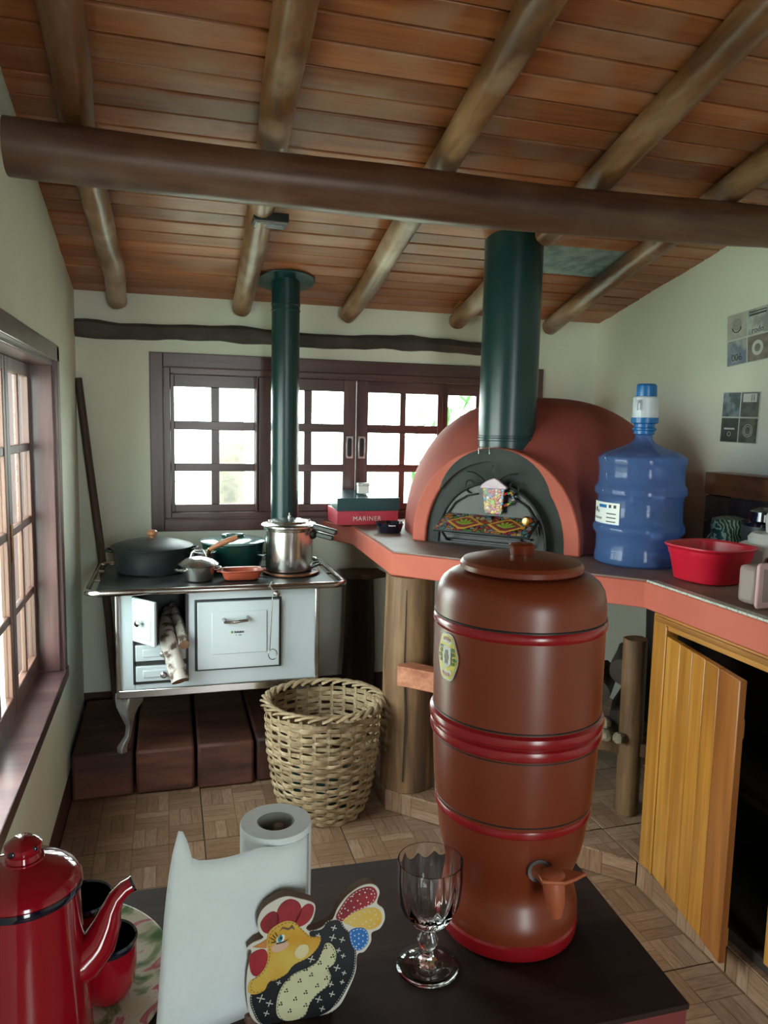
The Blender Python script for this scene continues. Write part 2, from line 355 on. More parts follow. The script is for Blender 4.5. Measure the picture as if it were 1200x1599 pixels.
MT = dict(
 plaster=paint('cream_plaster', (.79, .82, .70), .9, var=(.73, .76, .65), vs=2.2, bump=.35, bs=9, spec=.2),
 board=wood('orange_pine_board', (.26, .075, .024), (.37, .115, .038), (.46, .17, .062), 'x', .38, scale=11, rand=.2, wear=(.38, .19, .11)),
 rafter=wood('peeled_log', (.085, .034, .013), (.21, .092, .036), (.42, .25, .13), 'y', .36, scale=9, stretch=.2, rand=.12, bump=.5, wear=(.42, .30, .22)),
 beam=wood('dark_log', (.06, .025, .015), (.12, .05, .028), (.20, .095, .055), 'x', .4, scale=9, stretch=.12, rand=0, bump=.5, wear=(.16, .095, .065)),
 batten=paint('old_dark_batten', (.045, .04, .035), .8, var=(.085, .075, .065), bump=.4),
 frame=wood('varnished_window_wood', (.055, .025, .028), (.11, .052, .052), (.16, .085, .08), 'x', .3, scale=10, rand=.06, bump=.1, knots=False, coat=.3),
 frame_v=wood('varnished_window_wood_upright', (.055, .025, .028), (.11, .052, .052), (.16, .085, .08), 'z', .3, scale=10, rand=.06, bump=.1, knots=False, coat=.3),
 leaf=wood('reddish_window_wood', (.085, .035, .026), (.15, .066, .046), (.21, .10, .07), 'z', .35, scale=10, rand=.06, bump=.1, knots=False, coat=.3),
 pane=pane_mat(),
 steel=paint('brushed_steel', (.62, .62, .60), .26, 1.0, var=(.5, .5, .5), vs=20, bump=.02),
 alu=paint('polished_aluminium', (.72, .71, .68), .22, 1.0, var=(.6, .6, .58), vs=12, bump=.02),
 chrome=paint('chrome_rail', (.55, .54, .52), .2, 1.0, var=(.34, .28, .25), vs=8, vr=(.5, .7)),
 cast=paint('silver_painted_iron', (.36, .35, .34), .45, .6, var=(.24, .22, .21), vs=12, bump=.3),
 enamel=paint('white_enamel', (.50, .565, .585), .16, var=(.48, .54, .565), vs=3, coat=.5),
 iron=paint('black_cast_iron', (.010, .014, .014), .42, var=(.022, .024, .024), vs=9, bump=.15, spec=.5),
 green_pot=paint('dark_green_enamel', (.006, .045, .035), .18, var=(.008, .055, .043), coat=.5),
 pipe=paint('dark_green_painted_sheet', (.0045, .034, .035), .30, var=(.006, .043, .044), vs=2, coat=.2, cr_=.3),
 coral=paint('coral_red_paint', (.48, .115, .072), .72, var=(.43, .095, .06), vs=4, bump=.25, bs=14),
 dome=paint('dark_red_clay_paint', (.34, .072, .052), .75, var=(.28, .058, .042), vs=3, bump=.35, bs=10),
 soot=paint('sooty_black_face', (.012, .020, .018), .7, var=(.03, .035, .03), vs=8, bump=.3),
 concrete=paint('brown_burnished_cement', (.16, .09, .068), .55, var=(.22, .15, .12), vs=5, bump=.1, bs=30),
 terrazzo=paint('pale_granite_strip', (.50, .54, .47), .35, var=(.20, .24, .20), vs=120, vr=(.5, .62)),
 post=wood('weathered_log_post', (.045, .024, .012), (.13, .068, .028), (.24, .145, .062), 'z', .6, scale=14, stretch=.1, rand=.15, bump=.5, knots=False),
 darkpost=wood('dark_bark_post', (.014, .010, .008), (.035, .025, .018), (.075, .055, .04), 'z', .7, scale=14, stretch=.1, rand=.15, bump=.5, knots=False),
 sleeper=wood('dark_red_sleeper_wood', (.035, .012, .008), (.085, .028, .017), (.15, .052, .028), 'x', .65, scale=9, stretch=.2, rand=.2, bump=.4, knots=False),
 pine=wood('yellow_varnished_pine', (.28, .105, .014), (.42, .185, .028), (.52, .26, .05), 'z', .32, scale=9, stretch=.06, rand=.16, bump=.12, coat=.4),
 pine_x=wood('yellow_varnished_pine_rail', (.26, .10, .016), (.38, .165, .028), (.48, .23, .05), 'y', .32, scale=9, stretch=.06, rand=.1, bump=.12, coat=.4),
 fill_cut_wall=wood('brown_fill_cut_wall', (.05, .025, .014), (.09, .045, .025), (.13, .07, .04), 'z', .6, scale=6, rand=0, knots=False),  # unseen rear wall, made dark to cut fill light on the foreground
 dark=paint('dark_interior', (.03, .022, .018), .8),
 sawn=wood('fresh_sawn_redwood', (.24, .075, .035), (.38, .14, .07), (.50, .22, .12), 'x', .6, scale=14, stretch=.1, rand=0, knots=False),
 stick=wood('brown_stick', (.05, .028, .020), (.10, .06, .042), (.15, .095, .07), 'z', .6, rand=0, knots=False),
 handle=wood('turned_handle_wood', (.26, .09, .04), (.42, .17, .08), (.52, .24, .12), 'x', .4, rand=0, knots=False),
 bark=paint('birch_bark', (.50, .46, .40), .8, var=(.085, .055, .04), vs=22, vr=(.48, .6), bump=.5),
 logend=paint('split_wood_end', (.26, .15, .085), .8, var=(.17, .09, .05), vs=30, bump=.4),
 clay=paint('red_clay_glaze', (.42, .085, .045), .35, var=(.35, .06, .03), coat=.4),
 filt=paint('terracotta_lacquer', (.19, .033, .011), .34, var=(.18, .030, .010), vs=3, coat=.12, cr_=.25),
 filt_red=paint('dark_red_band_lacquer', (.30, .008, .012), .25, var=(.26, .006, .010), vs=3, coat=.35, cr_=.15),
 tap=paint('orange_plastic_tap', (.42, .105, .045), .4),
 washer=paint('grey_washer', (.16, .15, .15), .5),
 jug=tinted_clear('blue_polycarbonate', (.62, .74, .98), .62, .12, (.12, .25, .56)),
 pump_blue=paint('blue_pump_plastic', (.01, .16, .46), .3),
 pump_white=paint('white_pump_plastic', (.66, .72, .80), .35),
 label=paint('white_paper_label', (.78, .82, .80), .5),
 redplastic=paint('red_plastic', (.56, .012, .035), .3, var=(.53, .010, .03)),
 redenamel=paint('red_enamel', (.29, .004, .013), .12, var=(.27, .004, .012), coat=.6, cr_=.03),
 blackenamel=paint('black_enamel', (.006, .006, .018), .1, coat=.6, cr_=.03),
 paper=paint('white_kitchen_paper', (.74, .80, .82), .95, var=(.71, .77, .79), vs=30, bump=.25, bs=130, spec=.1),
 card=paint('grey_card_core', (.34, .34, .30), .9),
 tabletop=wood('dark_stained_tabletop', (.012, .006, .005), (.028, .012, .009), (.05, .024, .017), 'x', .62, scale=9, rand=0, bump=.1, knots=False),
 maroon=paint('maroon_painted_edge', (.20, .035, .035), .5, var=(.16, .026, .026)), skirt=paint('dark_maroon_skirting', (.075, .022, .022), .6, var=(.05, .016, .016)),
 grout=paint('dark_grout', (.10, .065, .045), .9),
 tile=parquet_tile(),
 cream=paint('cream_wood_paint', (.68, .66, .58), .6),
 mdf=paint('brown_mdf_edge', (.17, .10, .07), .8),
 boxteal=paint('dark_teal_lid', (.022, .075, .085), .35, coat=.4),
 boxred=paint('pink_red_box', (.60, .055, .085), .5),
 white=paint('white_print', (.80, .80, .78), .5),
 blackp=paint('black_print', (.012, .012, .016), .5),
 basket=wood('pale_bamboo_strip', (.24, .16, .085), (.37, .275, .155), (.48, .385, .235), 'z', .55, scale=12, stretch=1, rand=.16, bump=.15, knots=False),
 glass=paint('crystal_glass', (1, 1, 1), 0.0, var=(1, 1, 1), trans=1.0, ior=1.47),
 brass=paint('brass_ball', (.60, .32, .10), .25, 1.0),
 metal_sheet=paint('galvanised_grey_green_sheet', (.36, .46, .42), .5, 0, var=(.20, .28, .25), vs=18, vr=(.4, .6), bump=.2),
 foliage=paint('outdoor_leaf', (.05, .16, .03), .5, var=(.09, .26, .06), rand=.3),
 trunk=paint('outdoor_bark', (.13, .11, .09), .9, var=(.07, .06, .05)),
 bounce_ground=paint('pale_bounce_ground', (.48, .50, .42), .9, var=(.38, .46, .32), vs=3),  # outdoor ground made pale to bounce daylight up onto the ceiling
 veranda=paint('outdoor_wall', (.55, .33, .22), .9, var=(.48, .28, .19)),
 greywhite=paint('appliance_white', (.60, .62, .58), .35),
 purple=paint('dark_plum_knob', (.05, .008, .022), .3),
 pink=paint('pale_pink_plastic', (.60, .38, .38), .45),
 cleartub=tinted_clear('cloudy_tub_plastic', (.8, .72, .68), .35, .3, (.45, .36, .34)),
 greygreen=paint('dark_grey_plastic', (.035, .045, .045), .4),
)
# ================================================================== SETTING
XL, XR, YB, YR = -0.396, 2.244, 3.70, -2.40
CS = 0.21                                        # slope of the roof
def zc(y): return 2.063 + CS * (3.70 - y)

# floor: grout bed and tiles
mb = M().box(XL - .3, XR + .3, YR, YB + .15, -.12, -.004)
floor = struct('floor', mb, MT['grout'])
TW = .495
def clip(poly, a, b, c):                          # keep a*x+b*y>=c
    out = []
    for i in range(len(poly)):
        p, q = poly[i], poly[(i + 1) % len(poly)]
        dp, dq = a * p[0] + b * p[1] - c, a * q[0] + b * q[1] - c
        if dp >= 0: out.append(p)
        if dp * dq < 0:
            t = dp / (dp - dq); out.append((p[0] + (q[0] - p[0]) * t, p[1] + (q[1] - p[1]) * t))
    return out
def tile_poly(poly, c, z0, z1, parent):
    m_ = M().prism([(x - c[0], y - c[1]) for x, y in poly], z0, z1)
    return obj('tile', m_, MT['tile'], parent, bevel=.0012, T=Matrix.Translation((c[0], c[1], 0)))
G = .0025
full = mesh_of('tile', M().box(-TW / 2 + G, TW / 2 - G, -TW / 2 + G, TW / 2 - G, -.005, 0), MT['tile'])
for i in range(-1, 5):
    for j in range(-3, 7):
        cx_, cy_ = .11 + TW * (i - .5), 2.645 + TW * (j - 3.5) + 0.0
        cy_ = 1.65 + TW * (j - 1.5)
        if cx_ > 1.6 or cy_ > 3.5: continue
        x0, x1 = cx_ - TW / 2 + G, cx_ + TW / 2 - G
        if x0 < XL + .02:
            poly = clip([(x0, cy_ - TW / 2 + G), (x1, cy_ - TW / 2 + G), (x1, cy_ + TW / 2 - G), (x0, cy_ + TW / 2 - G)], 1, 0, XL)
            if len(poly) > 2: tile_poly(poly, (cx_, cy_), -.005, 0, floor)
        else:
            link('tile', full, floor, T=Matrix.Translation((cx_, cy_, 0)))

# raised tiled platform below the oven and cabinet
PH, PS = .085, 3.495
body = [(.80, YB), (.80, PS - .80), (1.475, PS - 1.475), (1.475, .3), (XR, .3), (XR, YB)]
plat = struct('trim_1', M().prism([(x + (.008 if x < 1.5 else 0), y + .008) for x, y in body], 0, PH - .006), MT['grout'])
for i in range(0, 4):
    for j in range(1, 9):
        x0, y0 = .80 + .337 * i * 1.0, .55 + .42 * (j - 1)
        x0 = .80 + .3375 * i; x1 = x0 + .3375 if i < 3 else XR; x1 = min(x1, XR)
        if i == 2: x1 = 1.475 + .45
        if i == 2: x0 = 1.475
        if i == 3: x0 = 1.475 + .45
        y1 = min(y0 + .42, YB)
        if y0 >= YB - .02: continue
        poly = [(x0 + G, y0 + G), (x1 - G, y0 + G), (x1 - G, y1 - G), (x0 + G, y1 - G)]
        if i < 2: poly = clip(poly, 1, 1, PS)
        if len(poly) > 2: tile_poly(poly, ((x0 + x1) / 2, (y0 + y1) / 2), PH - .006, PH, plat)
def riser(ax, ay, bx, by):
    L = sqrt((bx - ax) ** 2 + (by - ay) ** 2); k = max(1, round(L / .42)); ang = atan2(by - ay, bx - ax)
    for q in range(k):
        a = L / k * q; b_ = L / k * (q + 1)
        m_ = M().box(a + G - L / k * (q + .5), b_ - G - L / k * (q + .5), .002, PH - .006, 0, .008)
        T = Matrix.Translation((ax, ay, 0)) @ Matrix.Rotation(ang, 4, 'Z') @ Matrix.Translation((L / k * (q + .5), .008, 0)) @ Matrix.Rotation(pi / 2, 4, 'X')
        obj('tile', m_, MT['tile'], plat, bevel=.001, T=T)
riser(.80, PS - .80, 1.475, PS - 1.475); riser(1.475, PS - 1.475, 1.475, .35); riser(.80, YB, .80, PS - .80)

# walls
def wall_with_hole(name, along, fixed, thick, a0, a1, z0, z1f, hole, mat_='plaster'):
    """wall slab with a rectangular opening; along='x' or 'y'; z1f(a) the top"""
    h0, h1, hz0, hz1 = hole; mb = M()
    def seg(s0, s1, zb, zt0, zt1):
        vs = []
        for (s_, zt) in ((s0, zt0), (s1, zt1)):
            for f in (fixed, fixed + thick):
                for z in (zb, zt): vs.append((s_, f, z) if along == 'x' else (f, s_, z))
        mb.add(vs, [(0, 1, 3, 2), (4, 6, 7, 5), (0, 4, 5, 1), (2, 3, 7, 6), (0, 2, 6, 4), (1, 5, 7, 3)])
    seg(a0, h0, z0, z1f(a0), z1f(h0)); seg(h1, a1, z0, z1f(h1), z1f(a1))
    seg(h0, h1, hz1, z1f(h0), z1f(h1))
    if hz0 > z0: seg(h0, h1, z0, hz0, hz0)
    return struct(name, mb, MT[mat_], smooth=False)
WX0, WX1, WZ0, WZ1 = -.03, 1.87, 1.03, 1.76
wall_with_hole('wall_back', 'x', YB, .16, XL - .2, XR + .2, -.02, lambda a: 2.10, (WX0, WX1, WZ0, WZ1))
LY0, LY1, LZ0, LZ1 = 1.60, 2.985, .516, 1.715
wall_with_hole('wall_left', 'y', XL, -.20, YR, YB + .1, -.02, lambda a: zc(a) + .02, (LY0, LY1, LZ0, LZ1))
mb = M(); mb.add([(XR + f, y, z) for f in (0, .18) for (y, z) in ((YR, -.02), (YB + .1, -.02), (YB + .1, zc(YB + .1) + .02), (YR, zc(YR) + .02))],
                 [(0, 1, 2, 3), (7, 6, 5, 4), (0, 4, 5, 1), (1, 5, 6, 2), (2, 6, 7, 3), (3, 7, 4, 0)])
struct('wall_right', mb, MT['plaster'], smooth=False)
wall_with_hole('wall_rear', 'x', YR, -.15, XL - .2, XR + .2, -.02, lambda a: zc(YR) + .03, (.30, .90, 0, 2.1), 'fill_cut_wall')

# ceiling: roof deck with separate tongue and groove boards
mb = M()
y0, y1 = YR - .4, YB + .5
mb.add([(x, y, zc(y) + d) for d in (.022, .10) for (x, y) in ((XL - .25, y0), (XR + .25, y0), (XR + .25, y1), (XL - .25, y1))],
       [(0, 3, 2, 1), (4, 5, 6, 7), (0, 1, 5, 4), (1, 2, 6, 5), (2, 3, 7, 6), (3, 0, 4, 7)])
ceil = struct('ceiling', mb, MT['dark'], smooth=False)
BW = .0925; rb = random.Random(5); RX = [-.215, .305, .835, 1.37, 1.87]
HOLE = (1.22, 1.92, 3, 6)                           # patch over boards rows 7..9 counted from the back wall
def board(x0, x1, row, parent):
    ya, yb = YB - BW * row - .0035, YB - BW * (row + 1) + .0035
    d = rb.uniform(-.0025, .0015); cxm = (x0 + x1) / 2; tilt = rb.uniform(-.0015, .0015)
    mb = M(); vs = []
    for dz in (d, .02):
        for (x, y) in ((x0, ya), (x1, ya), (x1, yb), (x0, yb)):
            vs.append((x - cxm, y - (ya + yb) / 2, zc(y) - zc((ya + yb) / 2) + dz + (tilt if y == ya else 0)))
    mb.add(vs, [(0, 3, 2, 1), (4, 5, 6, 7), (0, 1, 5, 4), (1, 2, 6, 5), (2, 3, 7, 6), (3, 0, 4, 7)])
    obj('board', mb, MT['board'], parent, bevel=.003, T=Matrix.Translation((cxm, (ya + yb) / 2, zc((ya + yb) / 2))))
for row in range(0, 34):
    br = rb.choice(RX[:4]) if rb.random() < .75 else rb.choice(RX[1:3])
    if 6 <= row <= 8:                                # the boards are cut away round the big flue
        board(XL - .02, 1.34, row, ceil); board(1.88, XR + .02, row, ceil)
    else:
        board(XL - .02, br, row, ceil); board(br + .003, XR + .02, row, ceil)
# the grey patch that closes the cut
ya, yb = YB - BW * 6 - .004, YB - BW * 9 + .004
mb = M(); mb.add([(x, y, zc(y) + d) for d in (.004, .012) for (x, y) in ((1.335, ya), (1.885, ya), (1.885, yb), (1.335, yb))],
       [(0, 3, 2, 1), (4, 5, 6, 7), (0, 1, 5, 4), (1, 2, 6, 5), (2, 3, 7, 6), (3, 0, 4, 7)])
o = obj('ceiling_patch', mb, MT['metal_sheet'], ceil); o['label'] = 'grey green sheet patched into the boards beside the big flue'

# skirting bands
struct('baseboard_back', M().box(XL, XR, YB - .012, YB, 0, .21), MT['skirt'])
struct('baseboard_left', M().box(XL, XL + .010, YR, YB, 0, .09), MT['skirt'])

# ---- back window
win = group_root('window_1'); win.location = (0, 0, 0)
YF = YB - .012
def fr(name, x0, x1, y0, y1, z0, z1, par, mat='frame', bev=.003):
    return obj(name, M().box(x0, x1, y0, y1, z0, z1), MT[mat], par, bevel=bev)
# casing on the wall, then the box frame in the opening
fr('casing', -.080, -.020, YF, YF + .05, .975, 1.81, win, 'frame_v'); fr('casing', 1.862, 1.925, YF, YF + .05, .975, 1.81, win, 'frame_v')
fr('casing', -.020, 1.862, YF, YF + .05, 1.745, 1.81, win); fr('casing', -.020, 1.862, YF, YF + .05, .975, 1.035, win)
fr('window_frame', -.020, .012, YF + .012, YF + .15, 1.035, 1.745, win, 'frame_v'); fr('window_frame', 1.83, 1.862, YF + .012, YF + .15, 1.035, 1.745, win, 'frame_v')
fr('window_frame', .012, 1.83, YF + .012, YF + .15, 1.715, 1.745, win); fr('window_frame', .012, 1.83, YF + .012, YF + .15, 1.035, 1.062, win)
fr('bead', .405 + .005, .414 + .005, YF + .022, YF + .05, 1.062, 1.715, win, 'frame_v')
fr('bead', -.020, 1.862, YF - .006, YF, 1.741, 1.748, win); fr('bead', -.020, 1.862, YF - .006, YF, 1.030, 1.038, win); fr('bead', -.023, -.016, YF - .006, YF, 1.035, 1.745, win, 'frame_v')
def sash(x0, x1, yf, colz, sill, panes):
    """panes = list of (a,b) column spans; three rows"""
    s_ = obj('sash', M().box(x0, panes[0][0], yf, yf + .035, 1.062, 1.715), MT['frame_v'], win, bevel=.002)
    fr('stile', panes[-1][1], x1, yf, yf + .035, 1.062, 1.715, s_, 'frame_v', .002)
    rows = [(1.098, 1.258), (1.296, 1.456), (1.498, 1.658)]
    fr('rail', panes[0][0], panes[-1][1], yf, yf + .035, 1.062, 1.098, s_, 'frame', .002); fr('rail', panes[0][0], panes[-1][1], yf, yf + .035, 1.658, 1.715, s_, 'frame', .002)
    for za, zb in ((1.258, 1.296), (1.456, 1.498)): fr('glazing_bar', panes[0][0], panes[-1][1], yf + .003, yf + .032, za, zb, s_, 'frame', .002)
    for k in range(len(panes) - 1): fr('glazing_bar', panes[k][1], panes[k + 1][0], yf + .005, yf + .030, 1.098, 1.658, s_, 'frame_v', .002)
    for a, b in panes:
        for za, zb in rows: obj('pane', M().box(a - .003, b + .003, yf + .016, yf + .019, za - .003, zb + .003), MT['pane'], s_, smooth=False)
    return s_
sash(.012, .425, YF + .05, 0, 0, [(.03, .200), (.238, .405)])
s2 = sash(.425, .909, YF + .030, 0, 0, [(.484, .648), (.686, .845)])
s3 = sash(.912, 1.372, YF + .030, 0, 0, [(.973, 1.143), (1.173, 1.344)])
sash(1.374, 1.83, YF + .05, 0, 0, [(1.408, 1.567), (1.605, 1.77)])
for s_, x in ((s2, .878), (s3, .941)):
    mb = M().box(x - .019, x + .019, YF + .026, YF + .0305, 1.325, 1.44)
    o = obj('recessed_pull', mb, MT['steel'], s_, bevel=.003)
    hole = M().prism([(x + .011 * cos(t) * (1 if abs(cos(t)) > .3 else 1), 1.3825 + (.036 if sin(t) > 0 else -.036) + .011 * sin(t)) for t in [2 * pi * k / 16 + .01 for k in range(16)]], 0, .0015)
    T = Matrix.Translation((0, YF + .026, 0)) @ Matrix.Rotation(pi / 2, 4, 'X')
    obj('pull_recess', hole, MT['blackp'], s_, T=T)

# ---- left window, seen at a slant
w2 = group_root('window_2')
fr('casing', XL - .01, XL + .016, 2.985 - .012, 3.03, .52, 1.755, w2, 'frame_v'); fr('casing', XL - .01, XL + .016, 1.55, 3.03, 1.70, 1.758, w2)
fr('window_sill', XL - .15, XL + .020, 1.55, 3.03, .515, .56, w2); fr('casing', XL - .01, XL + .016, 1.55, 1.60, .52, 1.755, w2, 'frame_v')
fr('window_frame', XL - .165, XL, 2.955, 2.985, .56, 1.715, w2, 'frame_v'); fr('window_frame', XL - .165, XL, 1.60, 1.63, .56, 1.715, w2, 'frame_v')
fr('window_frame', XL - .165, XL, 1.63, 2.955, 1.685, 1.715, w2)
def leaf(y0, y1):
    xa, xb = -.495, -.470
    s_ = obj('leaf', M().box(xa, xb, y0, y0 + .05, .565, 1.685), MT['leaf'], w2, bevel=.003)
    fr('stile', xa, xb, y1 - .035, y1, .565, 1.685, s_, 'leaf'); fr('rail', xa, xb, y0 + .05, y1 - .035, 1.64, 1.685, s_, 'leaf'); fr('rail', xa, xb, y0 + .05, y1 - .035, .565, .635, s_, 'leaf')
    mid = (y0 + .05 + y1 - .035) / 2
    fr('glazing_bar', xa + .007, xb - .003, mid - .010, mid + .010, .635, 1.64, s_, 'leaf')
    hh = (1.64 - .635 - 3 * .028) / 4
    for k in range(4):
        z0 = .635 + k * (hh + .028)
        if k: fr('glazing_bar', xa + .006, xb - .004, y0 + .05, y1 - .035, z0 - .028, z0, s_, 'leaf')
        for a, b in ((y0 + .05, mid - .012), (mid + .012, y1 - .035)): obj('pane', M().box(xa + .010, xa + .013, a, b, z0, z0 + hh), MT['pane'], s_, smooth=False)
    return s_
lf = leaf(2.525, 2.955); leaf(2.09, 2.520)
o = obj('lock_plate', M().box(-.470, -.467, 2.532, 2.552, 1.05, 1.17), MT['brass'], lf, bevel=.001)
# timber let into the back wall
mb = M(); L = 40
pts = [(-.40 + (1.585 + .40) * k / L, YB - .004, 1.905 - .012 * sin(k * .35) * .5 + .004 * noise.noise(Vector((k * .4, 0, 0)))) for k in range(L + 1)]
mb.tube(pts, [.030 + .010 * noise.noise(Vector((k * .3, 5, 0))) + .006 * (1 - k / L) for k in range(L + 1)], n=12, wob=.25, flat=1.05)
o = obj('wall_timber', mb, MT['batten']); rebase(o, (.6, YB, 1.875)); tag(o, 'long dark weathered pole set in the back wall above the window', 'wall timber')

# ================================================================== ROOF LOGS
GRB = 'round rafters under the board ceiling'
labs = ['crooked peeled rafter log nearest the left wall', 'peeled rafter log carrying the small black light box, second from the left wall',
        'peeled rafter log between the thin stovepipe and the big flue', 'peeled rafter log interrupted by the big green flue',
        'peeled rafter log nearest the right wall, crossing the grey ceiling patch']
paths = [[(-.215, 1.0), (-.213, 1.88), (-.215, 2.09), (-.232, 2.31), (-.225, 2.66), (-.216, 2.95), (-.200, 3.3), (-.212, 3.64)],
         [(.26, 1.0), (.281, 1.77), (.288, 2.0), (.302, 2.32), (.317, 2.77), (.327, 3.15), (.335, 3.64)],
         [(.79, 1.0), (.812, 1.65), (.818, 1.91), (.828, 2.3), (.836, 2.72), (.846, 3.18), (.843, 3.64)],
         [(1.30, 1.0), (1.33, 1.6), (1.34, 1.85), (1.365, 2.34), (1.39, 2.9), (1.40, 3.45), (1.405, 3.64)],
         [(1.80, 1.0), (1.835, 2.08), (1.85, 2.32), (1.868, 2.7), (1.88, 3.17), (1.925, 3.64)]]
for i, (lb, pa) in enumerate(zip(labs, paths)):
    pp = []
    for k in range(len(pa) - 1):
        for q in range(5):
            t = q / 5; pp.append((pa[k][0] * (1 - t) + pa[k + 1][0] * t, pa[k][1] * (1 - t) + pa[k + 1][1] * t))
    pp.append(pa[-1])
    sm = pp[:]
    for _ in range(3): sm = [sm[0]] + [((a[0] + 2 * b[0] + c[0]) / 4, b[1]) for a, b, c in zip(sm, sm[1:], sm[2:])] + [sm[-1]]
    rad = [.052 - .0035 * (y - 1.0) for x, y in sm]
    ctr = [(x, y, zc(y) - .050 - .002) for x, y in sm]
    if i == 3:                                       # this log is cut where the big flue passes
        o = thing('rafter', lb, 'rafter', (pa[0][0], 1.0, zc(1.0) - .05), 0, GRB)
        for lo, hi in ((0, 2.70), (3.00, 9)):
            sel = [k for k, p in enumerate(ctr) if lo <= p[1] <= hi]
            obj('log_section', M().tube([ctr[k] for k in sel], [rad[k] for k in sel], n=20, wob=.12, seed=i + 1, round_ends=lo > 0), MT['rafter'], o)
        continue
    mb = M().tube(ctr, rad, n=20, wob=.12, seed=i + 1, round_ends=True)
    o = obj('rafter', mb, MT['rafter']); rebase(o, (pa[0][0], 1.0, zc(1.0) - .05)); tag(o, lb, 'rafter', GRB)
mb = M(); pts = [(-.50 + 2.78 * k / 40, 2.25 + .006 * sin(k * .3), 2.200 - .018 * sin(pi * min(k / 36, 1)) + .006 * (k / 40)) for k in range(41)]
mb.tube(pts, [.0725 + .006 * sin(pi * k / 40) - .008 * (k / 40) + .0015 * sin(k * .45) for k in range(41)], n=36, wob=.06, seed=3)
o = obj('cross_beam', mb, MT['beam']); rebase(o, (.9, 2.25, 2.19)); tag(o, 'thick dark log beam running across the room under the rafters', 'beam')
# small light box on the second rafter
t = thing('light_fitting', 'small black square box fixed under a rafter beside the cross beam', 'light', (.345, 2.70, 2.175))
P('body', M().prism([(-.06, -.045), (.06, -.045), (.06, .045), (-.06, .045)], 0, .03), MT['iron'], t, bevel=.004)
P('rim', M().box(-.052, .052, -.038, -.030, -.006, 0).box(-.052, .052, .030, .038, -.006, 0).box(-.052, -.045, -.03, .03, -.006, 0).box(.045, .052, -.03, .03, -.006, 0), MT['steel'], t)
P('cable', M().tube([(0, .0, .03), (.012, -.02, .05), (.02, -.035, .055)], .004), MT['label'], t)

# ================================================================== OUTDOORS
mb = M().box(-14, 16, 3.9, 26, -.30, -.12).box(-14, -.75, -8, 3.9, -.30, -.12)
o = obj('floor_outdoors', mb, MT['bounce_ground']); o['kind'] = 'structure'; o.name = 'ground'
def leafy(name, label, cat, loc, n, hgt, spread, seed, blade=.5):
    r = random.Random(seed); t = thing(name, label, cat, loc)
    st = M(); lv = M()
    for k in range(9):
        a = r.uniform(0, 6.28); x = cos(a) * r.uniform(0, spread * .4); y = sin(a) * r.uniform(0, spread * .4)
        st.tube([(x * .3, y * .3, 0), (x * .7, y * .7, hgt * .5), (x, y, hgt * r.uniform(.8, 1))], [.012, .009, .004], n=6)
    for k in range(n):
        a = r.uniform(0, 6.28); R0 = r.uniform(0, spread); z = r.uniform(.25, 1) * hgt; b = r.uniform(0, 6.28); L = blade * r.uniform(.5, 1)
        p = Vector((cos(a) * R0, sin(a) * R0, z)); d = Vector((cos(b), sin(b), r.uniform(-1.4, .6))).normalized() * L
        s_ = Vector((-sin(b), cos(b), 0)) * L * .05
        lv.add([p, p + d * .4 + s_, p + d, p + d * .4 - s_], [(0, 1, 2, 3)])
    P('stem', st, MT['trunk'], t); o = P('foliage', lv, MT['foliage'], t, smooth=False); o['kind'] = 'stuff'
leafy('bamboo_clump', 'leafy bamboo clump outside the right side of the back window', 'plant', (2.35, 5.6, -.12), 420, 2.0, .75, 4, .45)
leafy('garden_shrub', 'low green shrub outside the left end of the back window', 'plant', (-.1, 7.5, -.12), 260, 1.5, .6, 9, .25)
t = thing('garden_tree', 'tree with thick pale trunk outside the left panes', 'tree', (.62, 8.5, -.12))
P('trunk', M().tube([(0, 0, 0), (.03, 0, 1.5), (-.02, 0, 3), (.05, 0, 5)], [.20, .17, .16, .12], n=14, wob=.2), MT['trunk'], t)
r = random.Random(3); lv = M()
for k in range(300):
    p = Vector((r.gauss(0, .9), r.gauss(0, .7), r.uniform(2.6, 5.2))); b = r.uniform(0, 6.28); d = Vector((cos(b), sin(b), r.uniform(-1, .5))) * .22; s_ = Vector((-sin(b), cos(b), 0)) * .04
    lv.add([p, p + d * .4 + s_, p + d, p + d * .4 - s_], [(0, 1, 2, 3)])
o = P('foliage', lv, MT['foliage'], t, smooth=False); o['kind'] = 'stuff'

# ================================================================== SLEEPERS UNDER THE STOVE
xs = [-.385, -.145, .095, .335, .575, .800]
sl = ['sleeper block against the left wall below the stove', 'dark sleeper block under the left front leg of the stove', 'reddish sleeper block in the middle under the stove oven door',
      'sleeper block half hidden behind the basket', 'sleeper block behind the basket beside the platform']
for i in range(5):
    x0, x1 = xs[i] + .006, xs[i + 1] - .006; r = random.Random(i + 20)
    mb = M(); mb.box(x0 - (x0 + x1) / 2, x1 - (x0 + x1) / 2, 0, .62, 0, .185 + r.uniform(-.004, .004))
    o = obj('sleeper_block', mb, MT['sleeper'], bevel=.012); o.location = ((x0 + x1) / 2, 3.035 + r.uniform(-.008, .008), 0); o.rotation_euler[2] = r.uniform(-.006, .006)
    tag(o, sl[i], 'timber block', 'sleeper blocks the stove stands on')

# ================================================================== WOOD STOVE
SX0, SX1, SY0, SY1, SZ0, SZ1 = -.195, .583, 3.00, 3.50, .45, .838
st = thing('wood_stove', 'white enamel wood-burning stove with black iron top and chrome rail', 'stove', ((SX0 + SX1) / 2, (SY0 + SY1) / 2, .187))
def W(name, mb, mat, par=st, lab=None, **k):
    o = obj(name, mb, MT[mat] if isinstance(mat, str) else mat, par, **k)
    if lab: o['label'] = lab
    return o
